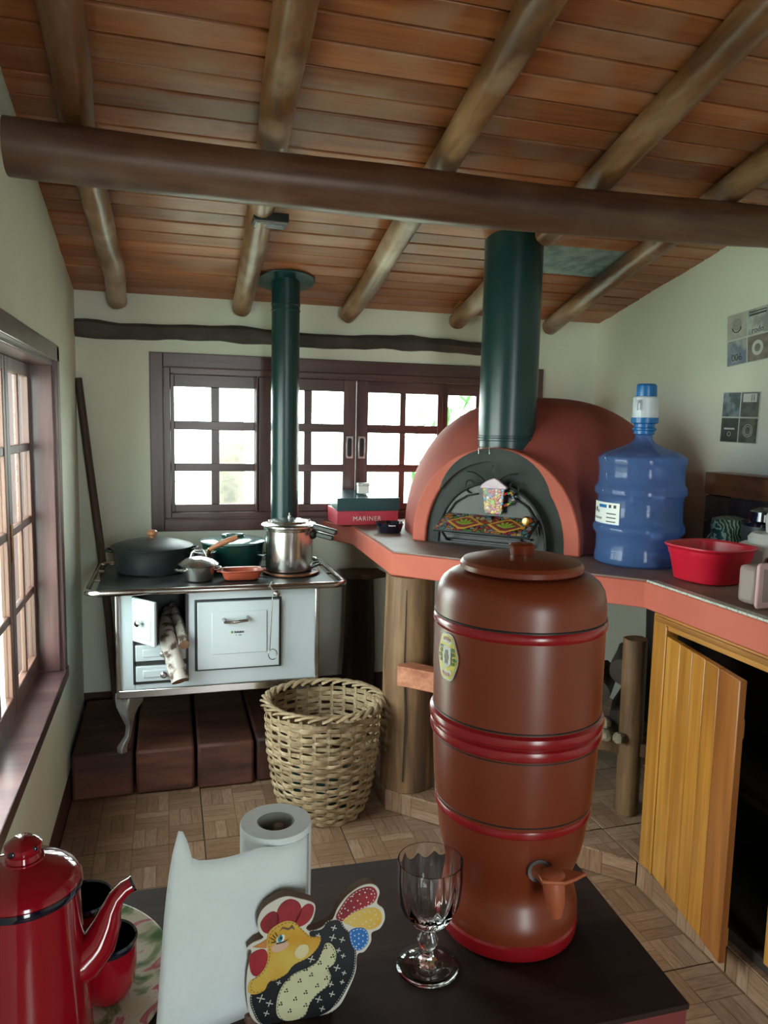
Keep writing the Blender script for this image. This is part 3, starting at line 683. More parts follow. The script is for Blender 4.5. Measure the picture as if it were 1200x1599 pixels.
# carcass with an open firebox on the left
fx0, fx1, fz0, fz1 = -.135, .062, .480, .825
mb = M().box(SX0, fx0, SY0, SY1, SZ0, SZ1).box(fx1, SX1, SY0, SY1, SZ0, SZ1).box(fx0, fx1, SY0, SY1, SZ0, fz0).box(fx0, fx1, SY0 + .30, SY1, fz0, SZ1)
W('body', mb, 'enamel', bevel=.002)
W('firebox_lining', M().box(fx0 + .0, fx0 + .003, SY0 + .004, SY0 + .3, fz0, fz1).box(fx1 - .003, fx1, SY0 + .004, SY0 + .3, fz0, fz1).box(fx0 + .003, fx1 - .003, SY0 + .296, SY0 + .299, fz0, fz1).box(fx0 + .003, fx1 - .003, SY0 + .006, SY0 + .29, .618, .628), 'iron')
W('firebox_frame', M().box(fx0 - .006, fx0 + .004, SY0 - .005, SY0 + .004, fz0 - .006, fz1).box(fx1 - .004, fx1 + .006, SY0 - .005, SY0 + .004, fz0 - .006, fz1).box(fx0, fx1, SY0 - .005, SY0 + .004, fz0 - .006, fz0 + .003)
  .box(fx0, fx1, SY0 - .005, SY0 + .004, .550, .566).box(fx0, fx1, SY0 - .005, SY0 + .004, .635, .645), 'iron')
def drawer(z0, z1):
    d = W('drawer', M().box(fx0 + .004, fx1 - .004, SY0 - .014, SY0 + .01, z0, z1).box(fx0 + .03, fx1 - .03, SY0 - .018, SY0 - .012, z0 + .016, z1 - .016), 'enamel', bevel=.003)
    W('knob', M().lathe([(0, 0), (.006, 0), (.006, .012), (.013, .016), (.013, .026), (.008, .031), (0, .031)], n=16, T=Matrix.Translation(((fx0 + fx1) / 2 + .01, SY0 - .016, (z0 + z1) / 2)) @ Matrix.Rotation(pi / 2, 4, 'X')), 'chrome', d)
drawer(.486, .548); drawer(.568, .632)
# fire door, swung open on its left hinge
T = Matrix.Translation((fx0 + .004, SY0 - .006, .652)) @ Matrix.Rotation(radians(-52), 4, 'Z')
d = W('fire_door', M().box(0, .135, -.014, 0, 0, .172, T).box(.018, .117, -.019, -.012, .02, .152, T), 'enamel', bevel=.004)
W('door_liner', M().box(.004, .131, .001, .008, .004, .168, T), 'iron', d)
W('knob', M().lathe([(0, 0), (.006, 0), (.006, .012), (.013, .016), (.013, .026), (.008, .031), (0, .031)], n=16, T=T @ Matrix.Translation((.07, -.018, .086)) @ Matrix.Rotation(pi / 2, 4, 'X')), 'chrome', d)
# oven door
ox0, ox1, oz0, oz1 = .102, .424, .520, .792
W('oven_frame', M().box(ox0 - .010, ox1 + .010, SY0 - .004, SY0 + .002, oz0 - .010, oz1 + .008), 'iron', bevel=.003)
d = W('oven_door', M().box(ox0, ox1, SY0 - .020, SY0 - .004, oz0, oz1).box(ox0 + .055, ox1 - .05, SY0 - .0235, SY0 - .019, oz0 + .06, oz1 - .04), 'enamel', bevel=.004)
hx, hz = .250, .722
W('handle', M().tube([(hx - .048, SY0 - .022, hz), (hx - .044, SY0 - .046, hz - .006), (hx, SY0 - .052, hz - .006), (hx + .044, SY0 - .046, hz - .002), (hx + .048, SY0 - .022, hz + .006)], .0065, n=10), 'chrome', d)
T = Matrix.Translation((.262, SY0 - .0242, .668)) @ Matrix.Rotation(pi / 2, 4, 'X')
mb = M()
for k, (x, w_) in enumerate(((-.017, .004), (-.011, .0035), (-.0055, .004), (.0005, .003), (.0045, .0045), (.011, .004), (.0165, .003))): mb.box(x, x + w_, -.004, .004 - .001 * (k % 2), 0, .0006, T)
for x in (-.012, .000, .004, .008): mb.box(x, x + .003, -.014, -.0105, 0, .0005, T)
W('maker_print', mb, 'blackp', d)['kind'] = 'stuff'
W('emblem', M().prism([(-.004 * 1.0, -.004), (.004, -.004), (.005, .003), (0, .006), (-.005, .003)], 0, .0006, T @ Matrix.Translation((-.026, 0, 0))), paint('green_emblem', (.12, .30, .06), .5), d)
# chrome corner trims and plinth band
W('trim', M().box(SX0 - .008, SX0 + .010, SY0 - .008, SY0 + .012, SZ0 - .03, SZ1), 'chrome', bevel=.004)
W('trim', M().box(SX1 - .010, SX1 + .008, SY0 - .008, SY0 + .012, SZ0 - .03, SZ1), 'chrome', bevel=.004)
W('trim', M().box(SX0, SX1, SY0 - .010, SY0 + .01, SZ0 - .030, SZ0 + .004), 'chrome', bevel=.004)
W('base_pan', M().box(SX0, SX1, SY0 + .01, SY1, SZ0 - .03, SZ0), 'iron')
W('damper_knob', M().lathe([(0, 0), (.013, 0), (.013, .004), (.008, .006), (.008, .009), (0, .010)], n=16, T=Matrix.Translation((.415, SY0 - .001, .812)) @ Matrix.Rotation(pi / 2, 4, 'X')), 'chrome')
# top plate
tx0, tx1, ty0, ty1 = -.27, .655, 2.985, 3.525
W('top_plate', M().box(tx0, tx1, ty0, ty1, SZ1, .855), 'iron', bevel=.003)
W('cooking_ring', M().lathe([(.125, 0), (.125, .003), (.118, .003), (.118, 0)], n=40, c=(.42, 3.24, .855), closed=True), 'iron')
W('cooking_ring', M().lathe([(.105, 0), (.105, .003), (.098, .003), (.098, 0)], n=40, c=(-.05, 3.33, .855), closed=True), 'iron')
# chrome rail round the top, rounded corners
def rrect(x0, x1, y0, y1, r, z, n=6):
    pts = []
    for cx_, cy_, a0 in ((x1 - r, y0 + r, -90), (x1 - r, y1 - r, 0), (x0 + r, y1 - r, 90), (x0 + r, y0 + r, 180)):
        for k in range(n + 1):
            a = radians(a0 + 90 * k / n); pts.append((cx_ + r * cos(a), cy_ + r * sin(a), z))
    return pts
W('rail', M().tube(rrect(-.305, .692, 2.952, 3.555, .055, .850), .013, n=12, closed=True), 'chrome')
for (x, y, x2, y2) in ((-.305, 3.2, -.262, 3.2), (-.305, 3.4, -.262, 3.4), (.692, 3.2, .65, 3.2), (.692, 3.4, .65, 3.4), (-.1, 2.952, -.1, 2.99), (.5, 2.952, .5, 2.99), (0, 3.555, 0, 3.52), (.4, 3.555, .4, 3.52)):
    W('rail_bracket', M().tube([(x, y, .850), (x2, y2, .847)], .006, n=8), 'chrome')
# cabriole legs
for sx_, sy_ in ((0, 0), (1, 0), (0, 1), (1, 1)):
    x = SX0 + .03 if not sx_ else SX1 - .03; y = SY0 + .045 if not sy_ else SY1 - .045
    dx = -1 if not sx_ else 1; dy = -1 if not sy_ else 1
    prof = [(-.004, .420, .056), (.000, .395, .055), (.006, .37, .044), (.004, .33, .028), (-.006 * 0, .29, .016), (.006, .25, .014), (.020, .225, .017), (.028, .208, .022), (.028, .1875, .022)]
    mb = M().tube([(x + dx * (p[0] - .004), y + dy * (p[0] * .5), p[1]) for p in prof], [p[2] for p in prof], n=4, wob=0)
    W('leg', mb, 'cast', bevel=.005)

# logs in the firebox
o = obj('birch_log', M().tube([(-.005, 3.24, .700), (-.018, 3.10, .680), (-.010, 2.985, .655), (.012, 2.925, .585), (.034, 2.880, .515)], [.026, .029, .031, .033, .032], n=18, wob=.14, seed=2), [MT['bark'], MT['logend']])
for f in o.data.polygons:
    if len(f.vertices) > 6: f.material_index = 1
rebase(o, (0, 3.15, .64)); tag(o, 'birch log with peeling white bark sticking out of the fire door', 'log', 'logs in the stove')
o = obj('split_log', M().tube([(.010, 3.26, .715), (.030, 3.12, .695), (.046, 2.985, .660), (.052, 2.935, .640)], [.018, .021, .022, .021], n=14, wob=.2, seed=6), [MT['bark'], MT['logend']])
for f in o.data.polygons:
    if len(f.vertices) > 6: f.material_index = 1
rebase(o, (.03, 3.2, .66)); tag(o, 'shorter thinner log behind the birch log in the firebox', 'log', 'logs in the stove')
# stove lid hook hanging on the rail
t = thing('stove_hook', 'thin steel hook with ring end hanging from the stove rail', 'hook', (.385, 2.930, .55))
P('rod', M().tube([(.012, .03, .316), (.004, .015, .322), (-.006, 0, .312), (.006, -.002, .29), (.004, -.002, .26), (-.006, 0, .05)], .0022, n=8), MT['steel'], t)
P('ring', M().tube([(.006 + .017 * cos(a), 0, .032 + .021 * sin(a)) for a in [2 * pi * k / 20 for k in range(20)]], .0022, n=8, closed=True), MT['steel'], t)

# thin stovepipe
t = thing('stovepipe', 'thin dark green stovepipe rising from the stove to the ceiling', 'pipe', (.505, 3.400, .858))
ztop = zc(3.400) + .02 - .858
P('pipe', M().lathe([(.062, 0), (.062, ztop)], n=40), MT['pipe'], t)
for z in (.40 + .73, 1.135 + .02): P('joint_bead', M().lathe([(.062, z - .004), (.0645, z - .002), (.0645, z + .002), (.062, z + .004)], n=40), MT['pipe'], t)
P('seam', M().box(.0, .006, -.0632, -.061, 0, ztop - .05), MT['pipe'], t)
T = Matrix.Translation((0, 0, zc(3.400) - .858 - .018)) @ Matrix.Rotation(-math.atan(CS), 4, 'X')
P('ceiling_collar', M().lathe([(.060, 0), (.125, .004), (.128, .007), (.125, .009), (.060, .007)], n=48, T=T, closed=True), MT['pipe'], t)

# ================================================================== POTS ON THE STOVE
ZT = .8575
# oval black dutch oven
t = thing('dutch_oven', 'large black cast-iron pot with wooden lid knob on the left of the stove', 'pot', (-.070, 3.335, ZT))
S = Matrix.Diagonal((1.0, .92, 1, 1))
P('body', M().lathe([(.12, 0), (.145, .004), (.156, .05), (.162, .10), (.165, .104), (.158, .104), (.154, .05), (.14, .010), (.0, .008)], n=56, T=S), MT['iron'], t)
l = P('lid', M().lathe([(.168, .104), (.170, .110), (.160, .116), (.12, .128), (.07, .138), (.0, .142)], n=56, T=S), MT['iron'], t)
P('lid_knob', M().lathe([(0, .14), (.010, .140), (.012, .150), (.021, .158), (.021, .170), (.014, .176), (0, .177)], n=20), MT['handle'], l)
for s_ in (-1, 1): P('handle', M().tube([(s_ * .158, -.035, .092), (s_ * .185, -.025, .096), (s_ * .190, 0, .097), (s_ * .185, .025, .096), (s_ * .158, .035, .092)], .006, n=8), MT['iron'], t)
# green enamel casserole with steel lid
t = thing('green_casserole', 'wide dark green enamel casserole with shiny lid behind the saucepan', 'pot', (.275, 3.405, ZT))
P('body', M().lathe([(.10, 0), (.125, .004), (.133, .05), (.136, .105), (.141, .109), (.134, .109), (.129, .05), (.12, .008), (0, .006)], n=48), MT['green_pot'], t)
l = P('lid', M().lathe([(.143, .109), (.146, .116), (.138, .120), (.10, .125), (.05, .128), (0, .1285)], n=48), paint('glossy_lid', (.38, .58, .55), .12, .3, coat=.6), t)
P('lid_handle', M().tube([(.045 * cos(a), .024 * sin(a), .135) for a in [2 * pi * k / 24 for k in range(24)]], .008, n=8, closed=True), MT['green_pot'], l)
P('handle', M().tube([(.10, -.085, .06), (.125, -.105, .058), (.155, -.075, .058), (.135, -.045, .06)], .0055, n=8), MT['green_pot'], t)
P('handle', M().tube([(-.125, .045, .06), (-.150, .035, .058), (-.150, -.025, .058), (-.125, -.035, .06)], .0055, n=8), MT['green_pot'], t)
P('body_band', M().lathe([(.134, .098), (.138, .100), (.138, .104), (.134, .106)], n=48), MT['green_pot'], t)
# small pan with wooden handle hidden behind the saucepan
t = thing('milk_pan', 'small steel pan with a turned wooden handle behind the saucepan', 'pan', (.144, 3.238, ZT))
P('body', M().lathe([(.034, 0), (.040, .003), (.044, .09), (.047, .094), (.042, .094), (.038, .006), (0, .004)], n=28), MT['steel'], t)
P('handle_ferrule', M().tube([(.010, -.040, .082), (.018, -.048, .112)], [.006, .009], n=10), MT['brass'], t)
P('handle', M().tube([(.018, -.048, .110), (.06, -.052, .133), (.10, -.056, .150), (.130, -.058, .160)], [.009, .012, .012, .011], n=14, round_ends=True), MT['handle'], t)
# saucepan
t = thing('steel_saucepan', 'small stainless steel saucepan with domed lid at the front of the stove', 'pan', (.113, 3.105, ZT))
P('body', M().lathe([(.050, 0), (.056, .004), (.062, .03), (.070, .060), (.075, .064), (.068, .062), (.059, .03), (.05, .006), (0, .005)], n=40), MT['steel'], t)
l = P('lid', M().lathe([(.079, .064), (.081, .068), (.074, .073), (.05, .088), (.02, .095), (0, .096)], n=40), MT['steel'], t)
P('lid_handle', M().tube([(-.033, 0, .090), (-.026, 0, .112), (-.012, 0, .126), (.012, 0, .126), (.026, 0, .112), (.033, 0, .090)], .0030, n=8), MT['alu'], l)
P('handle', M().tube([(-.052, -.045, .045), (-.085, -.055, .050), (-.092, -.030, .050), (-.064, -.020, .045)], .0045, n=8), MT['alu'], t)
P('handle', M().tube([(.060, -.030, .045), (.088, -.020, .050), (.088, .015, .050), (.062, .02, .045)], .0045, n=8), MT['alu'], t)
# clay dish
t = thing('clay_dish', 'small red clay baking dish in front of the green casserole', 'dish', (.283, 3.095, ZT))
def oct_(a, b, z, k=.28):
    return [(x * a, y * b, z) for x, y in ((-1 + k, -1), (1 - k, -1), (1, -1 + k), (1, 1 - k), (1 - k, 1), (-1 + k, 1), (-1, 1 - k), (-1, -1 + k))]
mb = M(); rings = [oct_(.060, .032, 0), oct_(.070, .040, .006), oct_(.080, .050, .036), oct_(.086, .056, .038), oct_(.085, .055, .043), oct_(.074, .044, .040), oct_(.064, .036, .010), oct_(.03, .015, .008)]
def loft(mb, rings):
    n = len(rings[0]); b = len(mb.v); vs = [p for r_ in rings for p in r_]; fs = []
    for k in range(len(rings) - 1):
        for i in range(n):
            j = (i + 1) % n; fs.append((k * n + i, k * n + j, (k + 1) * n + j, (k + 1) * n + i))
    fs.append(tuple(range(n))[::-1]); fs.append(tuple((len(rings) - 1) * n + i for i in range(n)))
    return mb.add(vs, fs)
P('dish', loft(mb, rings), MT['clay'], t, bevel=.002)
for s_ in (-1, 1): P('grip', M().box(s_ * .088 - .012, s_ * .088 + .012, -.018, .018, .034, .041), MT['clay'], t, bevel=.003)
# trivet plate and pressure cooker
t = thing('cooking_plate', 'round iron plate with rusty copper edge under the pressure cooker', 'trivet', (.505, 3.205, .8585))
P('plate', M().lathe([(0, 0), (.118, 0), (.118, .008), (.09, .011), (0, .011)], n=48), MT['iron'], t)
P('edge_band', M().lathe([(.118, 0), (.122, .001), (.122, .008), (.118, .009)], n=48), paint('rusty_edge', (.30, .12, .05), .4, .6, var=(.06, .04, .03), vs=14), t)
P('loop_handle', M().tube([(.105 + .030 * cos(a), .035 + .035 * sin(a), .020 + .012 * cos(a)) for a in [2 * pi * k / 18 for k in range(18)]], .004, n=8, closed=True), MT['iron'], t)
t = thing('pressure_cooker', 'polished aluminium pressure cooker with black handle at the stovepipe', 'pressure cooker', (.497, 3.205, .870))
P('body', M().lathe([(.088, 0), (.098, .004), (.1005, .015), (.1005, .172), (.108, .176), (.110, .186), (.104, .190), (.096, .186), (.096, .01), (0, .008)], n=56), MT['alu'], t)
l = P('lid', M().lathe([(.112, .186), (.119, .190), (.119, .196), (.112, .202), (.085, .206), (.080, .214), (.055, .220), (.0, .222)], n=56), MT['alu'], t)
P('pressure_weight', M().lathe([(0, .22), (.008, .22), (.006, .232), (.003, .234), (.003, .246), (0, .246)], n=12), MT['steel'], l)
P('clamp_bar', M().box(-.09, .09, -.010, .010, .207, .216), MT['alu'], l, bevel=.003)
T = Matrix.Rotation(radians(-34), 4, 'Z') @ Matrix.Rotation(radians(11), 4, 'Y')
P('lid_handle', M().prism([(.075, -.016), (.14, -.013), (.180, -.012), (.185, 0), (.180, .012), (.14, .013), (.075, .016)], .172 + .030, .194 + .030, T), MT['iron'], l, bevel=.005)
P('handle', M().prism([(.095, -.014), (.14, -.012), (.172, -.010), (.172, .010), (.14, .012), (.095, .014)], .146 + .028, .168 + .028, T), MT['iron'], t, bevel=.005)
P('handle_mount', M().sphere((.092, -.045, .160), .020, sc=(1.1, .8, 1.2)), MT['iron'], t)

# ================================================================== CORNER BY THE STOVE
o = obj('broom_stick', M().tube([(-.385, 3.675, 1.678), (-.345, 3.650, 1.30), (-.305, 3.625, .95), (-.272, 3.60, .60), (-.245, 3.59, .19)], [.017, .018, .018, .018, .017], n=14, wob=.12, seed=4), MT['stick'])
rebase(o, (-.26, 3.60, .19)); tag(o, 'long brown wooden stick leaning in the corner behind the stove', 'stick')
t = thing('stump_post', 'dark stump with a rough plank cap between the stove and the oven counter', 'stump', (.905, 3.575, .087))
P('stump', M().tube([(-.01, 0, 0), (0, 0, .25), (.004, 0, .45), (0, 0, .665)], [.085, .078, .072, .070], n=20, wob=.15, seed=8), MT['darkpost'], t)
P('cap_plank', M().prism([(-.10, -.07), (.02, -.105), (.12, -.06), (.11, .06), (-.02, .09), (-.09, .05)], .665, .690), MT['post'], t, bevel=.004)

# ================================================================== OVEN COUNTER
ZC = 1.022
slab = thing('oven_counter', 'coral red cement counter carrying the domed oven and running along the right wall', 'counter', (1.6, 2.6, .93))
SP = [(.735, 3.695), (.765, 3.60), (.835, 3.45), (.812, 2.718), (1.470, 2.060), (1.470, .90), (2.240, .90), (2.240, 3.695)]
W('slab', M().prism(SP, .930, 1.016), 'coral', slab, bevel=.004)
SPi = [(.745, 3.690), (.775, 3.60), (.845, 3.45), (.822, 2.724), (1.474, 2.070), (1.502, 2.04), (1.502, .905), (2.236, .905), (2.236, 3.690)]
W('burnished_top', M().prism(SPi, 1.016, ZC), 'concrete', slab, 'brown burnished cement surface')
W('edge_strip', M().prism([(1.472, 2.058), (1.501, 2.046), (1.501, .905), (1.472, .905)], 1.0165, ZC + .001), 'terrazzo', slab, 'pale granite strip along the front edge')
t = thing('log_post', 'thick upright log holding up the corner of the oven counter', 'post', (.897, 2.735, PH + .002))
P('log', M().tube([(0, 0, 0), (.004, 0, .25), (-.004, 0, .5), (0, .0, .842)], [.107, .104, .098, .094], n=28, wob=.12, seed=12), MT['post'], t)
P('crack', M().tube([(-.045, -.098, .05), (-.040, -.099, .3), (-.048, -.093, .5), (-.043, -.089, .80)], .004, n=6, flat=.5), MT['dark'], t)
t = thing('cut_board', 'sawn reddish board end jutting from the log post toward the filter', 'board', (.80, 2.57, .545))
P('board', M().prism([(.012, .03), (0, .0), (.03, -.022), (.36, -.36), (.40, -.32), (.07, .035)], .0, .075), MT['sawn'], t, bevel=.002)
# rack with firewood under the counter
t = thing('firewood_rack', 'rough log rack with a plank shelf under the oven counter', 'rack', (1.63, 2.32, PH + .002))
P('leg', M().tube([(0, 0, 0), (.004, 0, .3), (-.004, 0, .66)], [.045, .042, .040], n=16, wob=.2, seed=14), MT['post'], t)
P('leg', M().tube([(.45, .5, 0), (.454, .5, .3), (.446, .5, .66)], [.045, .042, .040], n=16, wob=.2, seed=15), MT['darkpost'], t)
P('leg', M().tube([(-.45, .42, 0), (-.45, .42, .3), (-.446, .42, .66)], [.045, .042, .040], n=16, wob=.2, seed=16), MT['darkpost'], t)
P('shelf_plank', M().prism([(.06, -.08), (-.56, .42), (-.50, .50), (.12, 0)], .225, .275), MT['post'], t, bevel=.003)
P('shelf_plank', M().prism([(.13, .01), (-.49, .51), (-.40, .60), (.22, .10)], .225, .272), MT['darkpost'], t, bevel=.003)
r = random.Random(44); k = 0
fl = ['short bark log in the dark firewood pile on the rack']
for row in range(3):
    for c in range(5 - (row % 2)):
        x = 1.17 + c * .115 + (row % 2) * .05; y = 2.76 - c * .093 - (row % 2) * .04; z = .365 + .052 + row * .098
        dx, dy = .13, .16
        o = obj('firewood_log', M().tube([(x - dx * .2, y - dy * .2, z), (x + dx * .5, y + dy * .5, z + .003), (x + dx * 1.2, y + dy * 1.2, z)], [r.uniform(.044, .051)] * 3, n=12, wob=.25, seed=30 + k), [MT['darkpost'], MT['darkpost']])
        rebase(o, (x, y, z - .05)); tag(o, 'dark bark log %s, %s of the firewood pile' % (('at the end nearest the cabinet', 'second from the cabinet end', 'in the middle', 'second from the far end', 'at the far end')[4 - c if row % 2 == 0 else 3 - c if c < 4 else 4] if True else '', ('bottom row', 'middle row', 'top row')[row]), 'firewood', 'dark firewood under the oven counter'); k += 1
for i, (x, y, s) in enumerate(((1.555, 2.32, .026), (1.595, 2.285, .024), (1.575, 2.35, .022))):
    mb = M(); mb.sphere((0, 0, 0), s, 10, 7, (1.2, 1, .8)); mb.v = [tuple(Vector(p) * (1 + .35 * noise.noise(Vector(p) * 60 + Vector((i * 9, 0, 0))))) for p in mb.v]
    o = obj('stone', mb, paint('pale_stone', (.40, .36, .25), .9, var=(.22, .18, .12), vs=30) if i == 0 else bpy.data.materials['pale_stone'], smooth=False); o.location = (x - .02, y + .02, .362 + s * .8 + (.035 if i == 2 else 0))
    tag(o, ('pale rough stone on the left end of the rack shelf', 'pale rough stone nearest the rack leg', 'pale rough stone lying on top of two others')[i], 'stone', 'pale stones on the rack shelf')

# ================================================================== PIZZA OVEN  (local x along the face, y into the oven)
ov = thing('clay_oven', 'domed red clay oven with arched black door on the counter', 'oven', (1.225, 2.725, ZC), radians(-45))
prof = []
DR, DH = .615, .612
dc = (-.004, .590)
for k in range(25):
    a = (pi / 2) * k / 24; prof.append((DR * cos(a) ** .80, DH * sin(a) ** .98))
prof[-1] = (0, DH)
dm = M().lathe(prof, n=80, c=(dc[0], dc[1], 0), mod=lambda a, k: 1 + .006 * sin(3 * a + k * .2))
dm.v = [(x, max(y, .06), z) for x, y, z in dm.v]      # the dome stops behind the arch face
P('dome', dm, MT['dome'], ov)
def arch(hw, h, n=28, x0=0, pw=.9, z0=0):
    pts = []
    for k in range(n + 1):
        a = pi * k / n; pts.append((x0 + hw * cos(a), z0 + h * sin(a) ** pw))
    return pts
def arch_tube(outer, inner, y0, y1):
    n = len(outer); vs = [(x, y, z) for pts, y in ((outer, y0), (inner, y0), (inner, y1), (outer, y1)) for x, z in pts]
    fs = []
    for a, b in ((0, 1), (1, 2), (2, 3), (3, 0)):
        for i in range(n - 1): fs.append((a * n + i, a * n + i + 1, b * n + i + 1, b * n + i))
    fs += [(0, n, 2 * n, 3 * n), (n - 1, 4 * n - 1, 3 * n - 1, 2 * n - 1)]
    return M().add(vs, fs)
P('arch', arch_tube(arch(.352, .397), arch(.290, .348), 0, .36), MT['coral'], ov, bevel=.006)
# sooty face inside the arch, a little back, and the soot stain over the crown
fpoly = arch(.292, .350)
T = Matrix.Rotation(pi / 2, 4, 'X')
P('arch_face', M().prism(fpoly, -.03, -.02, T), MT['soot'], ov)
st_poly = [(.20 * cos(a) * 1.0 - .03, .295 + .118 * sin(a) + .006 * sin(5 * a)) for a in [pi * k / 20 for k in range(21)]]
inn = arch(.284, .366)
stain = [(x, z) for x, z in arch(.335, .412) if z > .27]; stain_in = [(x, z) for x, z in arch(.288, .368) if z > .20]
n1 = 18; so = []; si_ = []
for k in range(n1 + 1):
    a = radians(38 + 104 * k / n1); a0 = k / n1
    wv = sin(pi * min(max(a0, 0), 1)) ** .9
    ro = .292 + .058 * wv; zo = .350 + .045 * wv
    so.append((ro * cos(a), zo * sin(a) ** .9)); si_.append((.287 * cos(a), .345 * sin(a) ** .9))
P('soot_stain', M().prism(so + si_[::-1], 0.0, .0012, T), MT['soot'], ov)
# iron door with scroll work
dr = P('oven_door', M().prism(arch(.225, .250, z0=.01), .005, .012, T), MT['iron'], ov)
P('door_rim', M().tube([(x, -.016, z) for x, z in arch(.225, .250, z0=.01)], .006, n=8), MT['iron'], dr)
def spiral(cx_, cz, r0, r1, a0, a1, y=-.018, n=18):
    return [(cx_ + (r0 + (r1 - r0) * k / n) * cos(a0 + (a1 - a0) * k / n), y, cz + (r0 + (r1 - r0) * k / n) * sin(a0 + (a1 - a0) * k / n)) for k in range(n + 1)]
for s_ in (-1, 1):
    P('scroll', M().tube([(s_ * .055, -.018, .215), (s_ * .10, -.019, .205), (s_ * .15, -.019, .175), (s_ * .185, -.018, .125), (s_ * .195, -.018, .07)], .004, n=6), MT['iron'], dr)
    P('scroll', M().tube(spiral(s_ * .165, .105, .030, .006, (0 if s_ > 0 else pi), (0 if s_ > 0 else pi) + s_ * 4.6), .004, n=6), MT['iron'], dr)
    P('scroll', M().tube(spiral(s_ * .085, .25, .034, .006, -pi / 2, -pi / 2 + s_ * 4.8), .0035, n=6), MT['iron'], dr)
    P('scroll', M().tube([(s_ * .02, -.018, .255), (s_ * .045, -.02, .282), (s_ * .075, -.02, .298), (s_ * .105, -.018, .300)], .0035, n=6), MT['iron'], dr)
P('scroll', M().tube([(.0, -.018, .25), (.012, -.02, .28), (-.008, -.02, .31), (.004, -.018, .33)], .0035, n=6), MT['iron'], dr)
P('ball_knob', M().lathe([(0, 0), (.007, 0), (.007, .012), (.017, .022), (.020, .034), (.015, .046), (0, .050)], n=20, T=Matrix.Translation((.158, -.012, .125)) @ Matrix.Rotation(pi / 2, 4, 'X')), MT['brass'], dr)
# vent slide rail low on the door
P('vent_rail', M().box(-.19, .17, -.030, -.012, .020, .030).box(-.19, .17, -.030, -.012, .046, .054), MT['iron'], dr, bevel=.002)
TS = Matrix.Translation((0, -.012, .130)) @ Matrix.Rotation(radians(24), 4, 'X') @ Matrix.Translation((0, .024, -.0985))
sh = P('door_shelf', M().box(-.195, .195, -.155, -.024, .088, .098, TS), MT['iron'], ov, bevel=.002)
stops = [(.28, .05, .035), (.06, .16, .18), (.34, .15, .04), (.07, .15, .05), (.34, .24, .12), (.20, .035, .07), (.36, .13, .05), (.16, .18, .19)]
P('mosaic', M().box(-.188, .188, -.150, -.026, .098, .1005, TS), mosaic('shelf_mosaic', 55, stops), sh)
lm = MT['lime'] = paint('lime_green_tile', (.22, .36, .04), .3); og = MT['ochre'] = paint('ochre_tile', (.55, .30, .04), .3)
for x in (-.085, .085):
    P('mosaic_diamond', M().prism([(x - .075, -.092), (x - .01, -.140), (x + .012, -.140), (x + .075, -.092), (x + .012, -.046), (x - .01, -.046)], .1005, .1015, TS), og, sh)
    P('mosaic_diamond', M().prism([(x - .060, -.092), (x - .01, -.130), (x + .012, -.130), (x + .060, -.092), (x + .012, -.056), (x - .01, -.056)], .1015, .1022, TS), MT['maroon'], sh)
    for q in range(5):
        a = radians(30 + 30 * q); P('mosaic_leaf', M().prism([(x, -.112), (x + .030 * cos(a) - .006 * sin(a), -.112 + .034 * sin(a) + .006 * cos(a)), (x + .045 * cos(a), -.112 + .048 * sin(a)), (x + .030 * cos(a) + .006 * sin(a), -.112 + .034 * sin(a) - .006 * cos(a))], .1022, .1030, TS), lm, sh)
for s_ in (-1, 1): P('shelf_bracket', M().tube([(s_ * .16, -.120, .068), (s_ * .165, -.08, .045), (s_ * .17, -.05, .028), (s_ * .175, -.012, .02)], .005, n=6), MT['iron'], sh)
P('wire_staple', M().tube([(-.065, -.003, .372), (-.065, -.006, .398), (-.02, -.006, .398), (-.02, -.003, .372)], .0018, n=6), MT['steel'], ov)
# mosaic mug plaque hanging on the oven door
t = thing('mosaic_mug_plaque', 'colourful mosaic mug-shaped plaque with mauve foam hanging on the oven door', 'ornament', (1.225, 2.725, ZC), radians(-45))
T2 = Matrix.Translation((.018, -.030, 0)) @ Matrix.Rotation(pi / 2, 4, 'X')
st2 = [(.45, .20, .02), (.40, .045, .025), (.09, .24, .06), (.55, .36, .05), (.08, .20, .36), (.45, .11, .03), (.52, .40, .32), (.38, .06, .15)]
bd = P('cup', M().prism([(-.034, .142), (.036, .142), (.046, .242), (-.046, .242)], 0, .014, T2), mosaic('mug_mosaic', 80, st2), t, bevel=.003)
P('mug_handle', M().tube([(.062, -.037, .222), (.090, -.037, .228), (.100, -.037, .205), (.085, -.037, .185), (.062, -.037, .178)], .009, n=8, flat=.7), mosaic('handle_mosaic', 105, st2), t)
P('foam', M().prism([(-.054, .240), (.052, .240), (.054, .250), (.036, .262), (.020, .274), (.004, .282), (-.014, .276), (-.032, .268), (-.050, .254)], 0, .018, T2), paint('mauve_foam', (.48, .36, .44), .4, var=(.60, .48, .52), vs=40), t, bevel=.003)
P('sunflower', M().lathe([(0, 0), (.010, 0), (.010, .002), (0, .002)], n=12, T=T2 @ Matrix.Translation((-.002, .188, .014))), lm, t)
for q in range(8):
    a = pi / 4 * q; P('petal', M().prism([(-.002 + .012 * cos(a - .2), .188 + .012 * sin(a - .2)), (-.002 + .022 * cos(a), .188 + .022 * sin(a)), (-.002 + .012 * cos(a + .2), .188 + .012 * sin(a + .2))], .014, .016, T2), og, t)

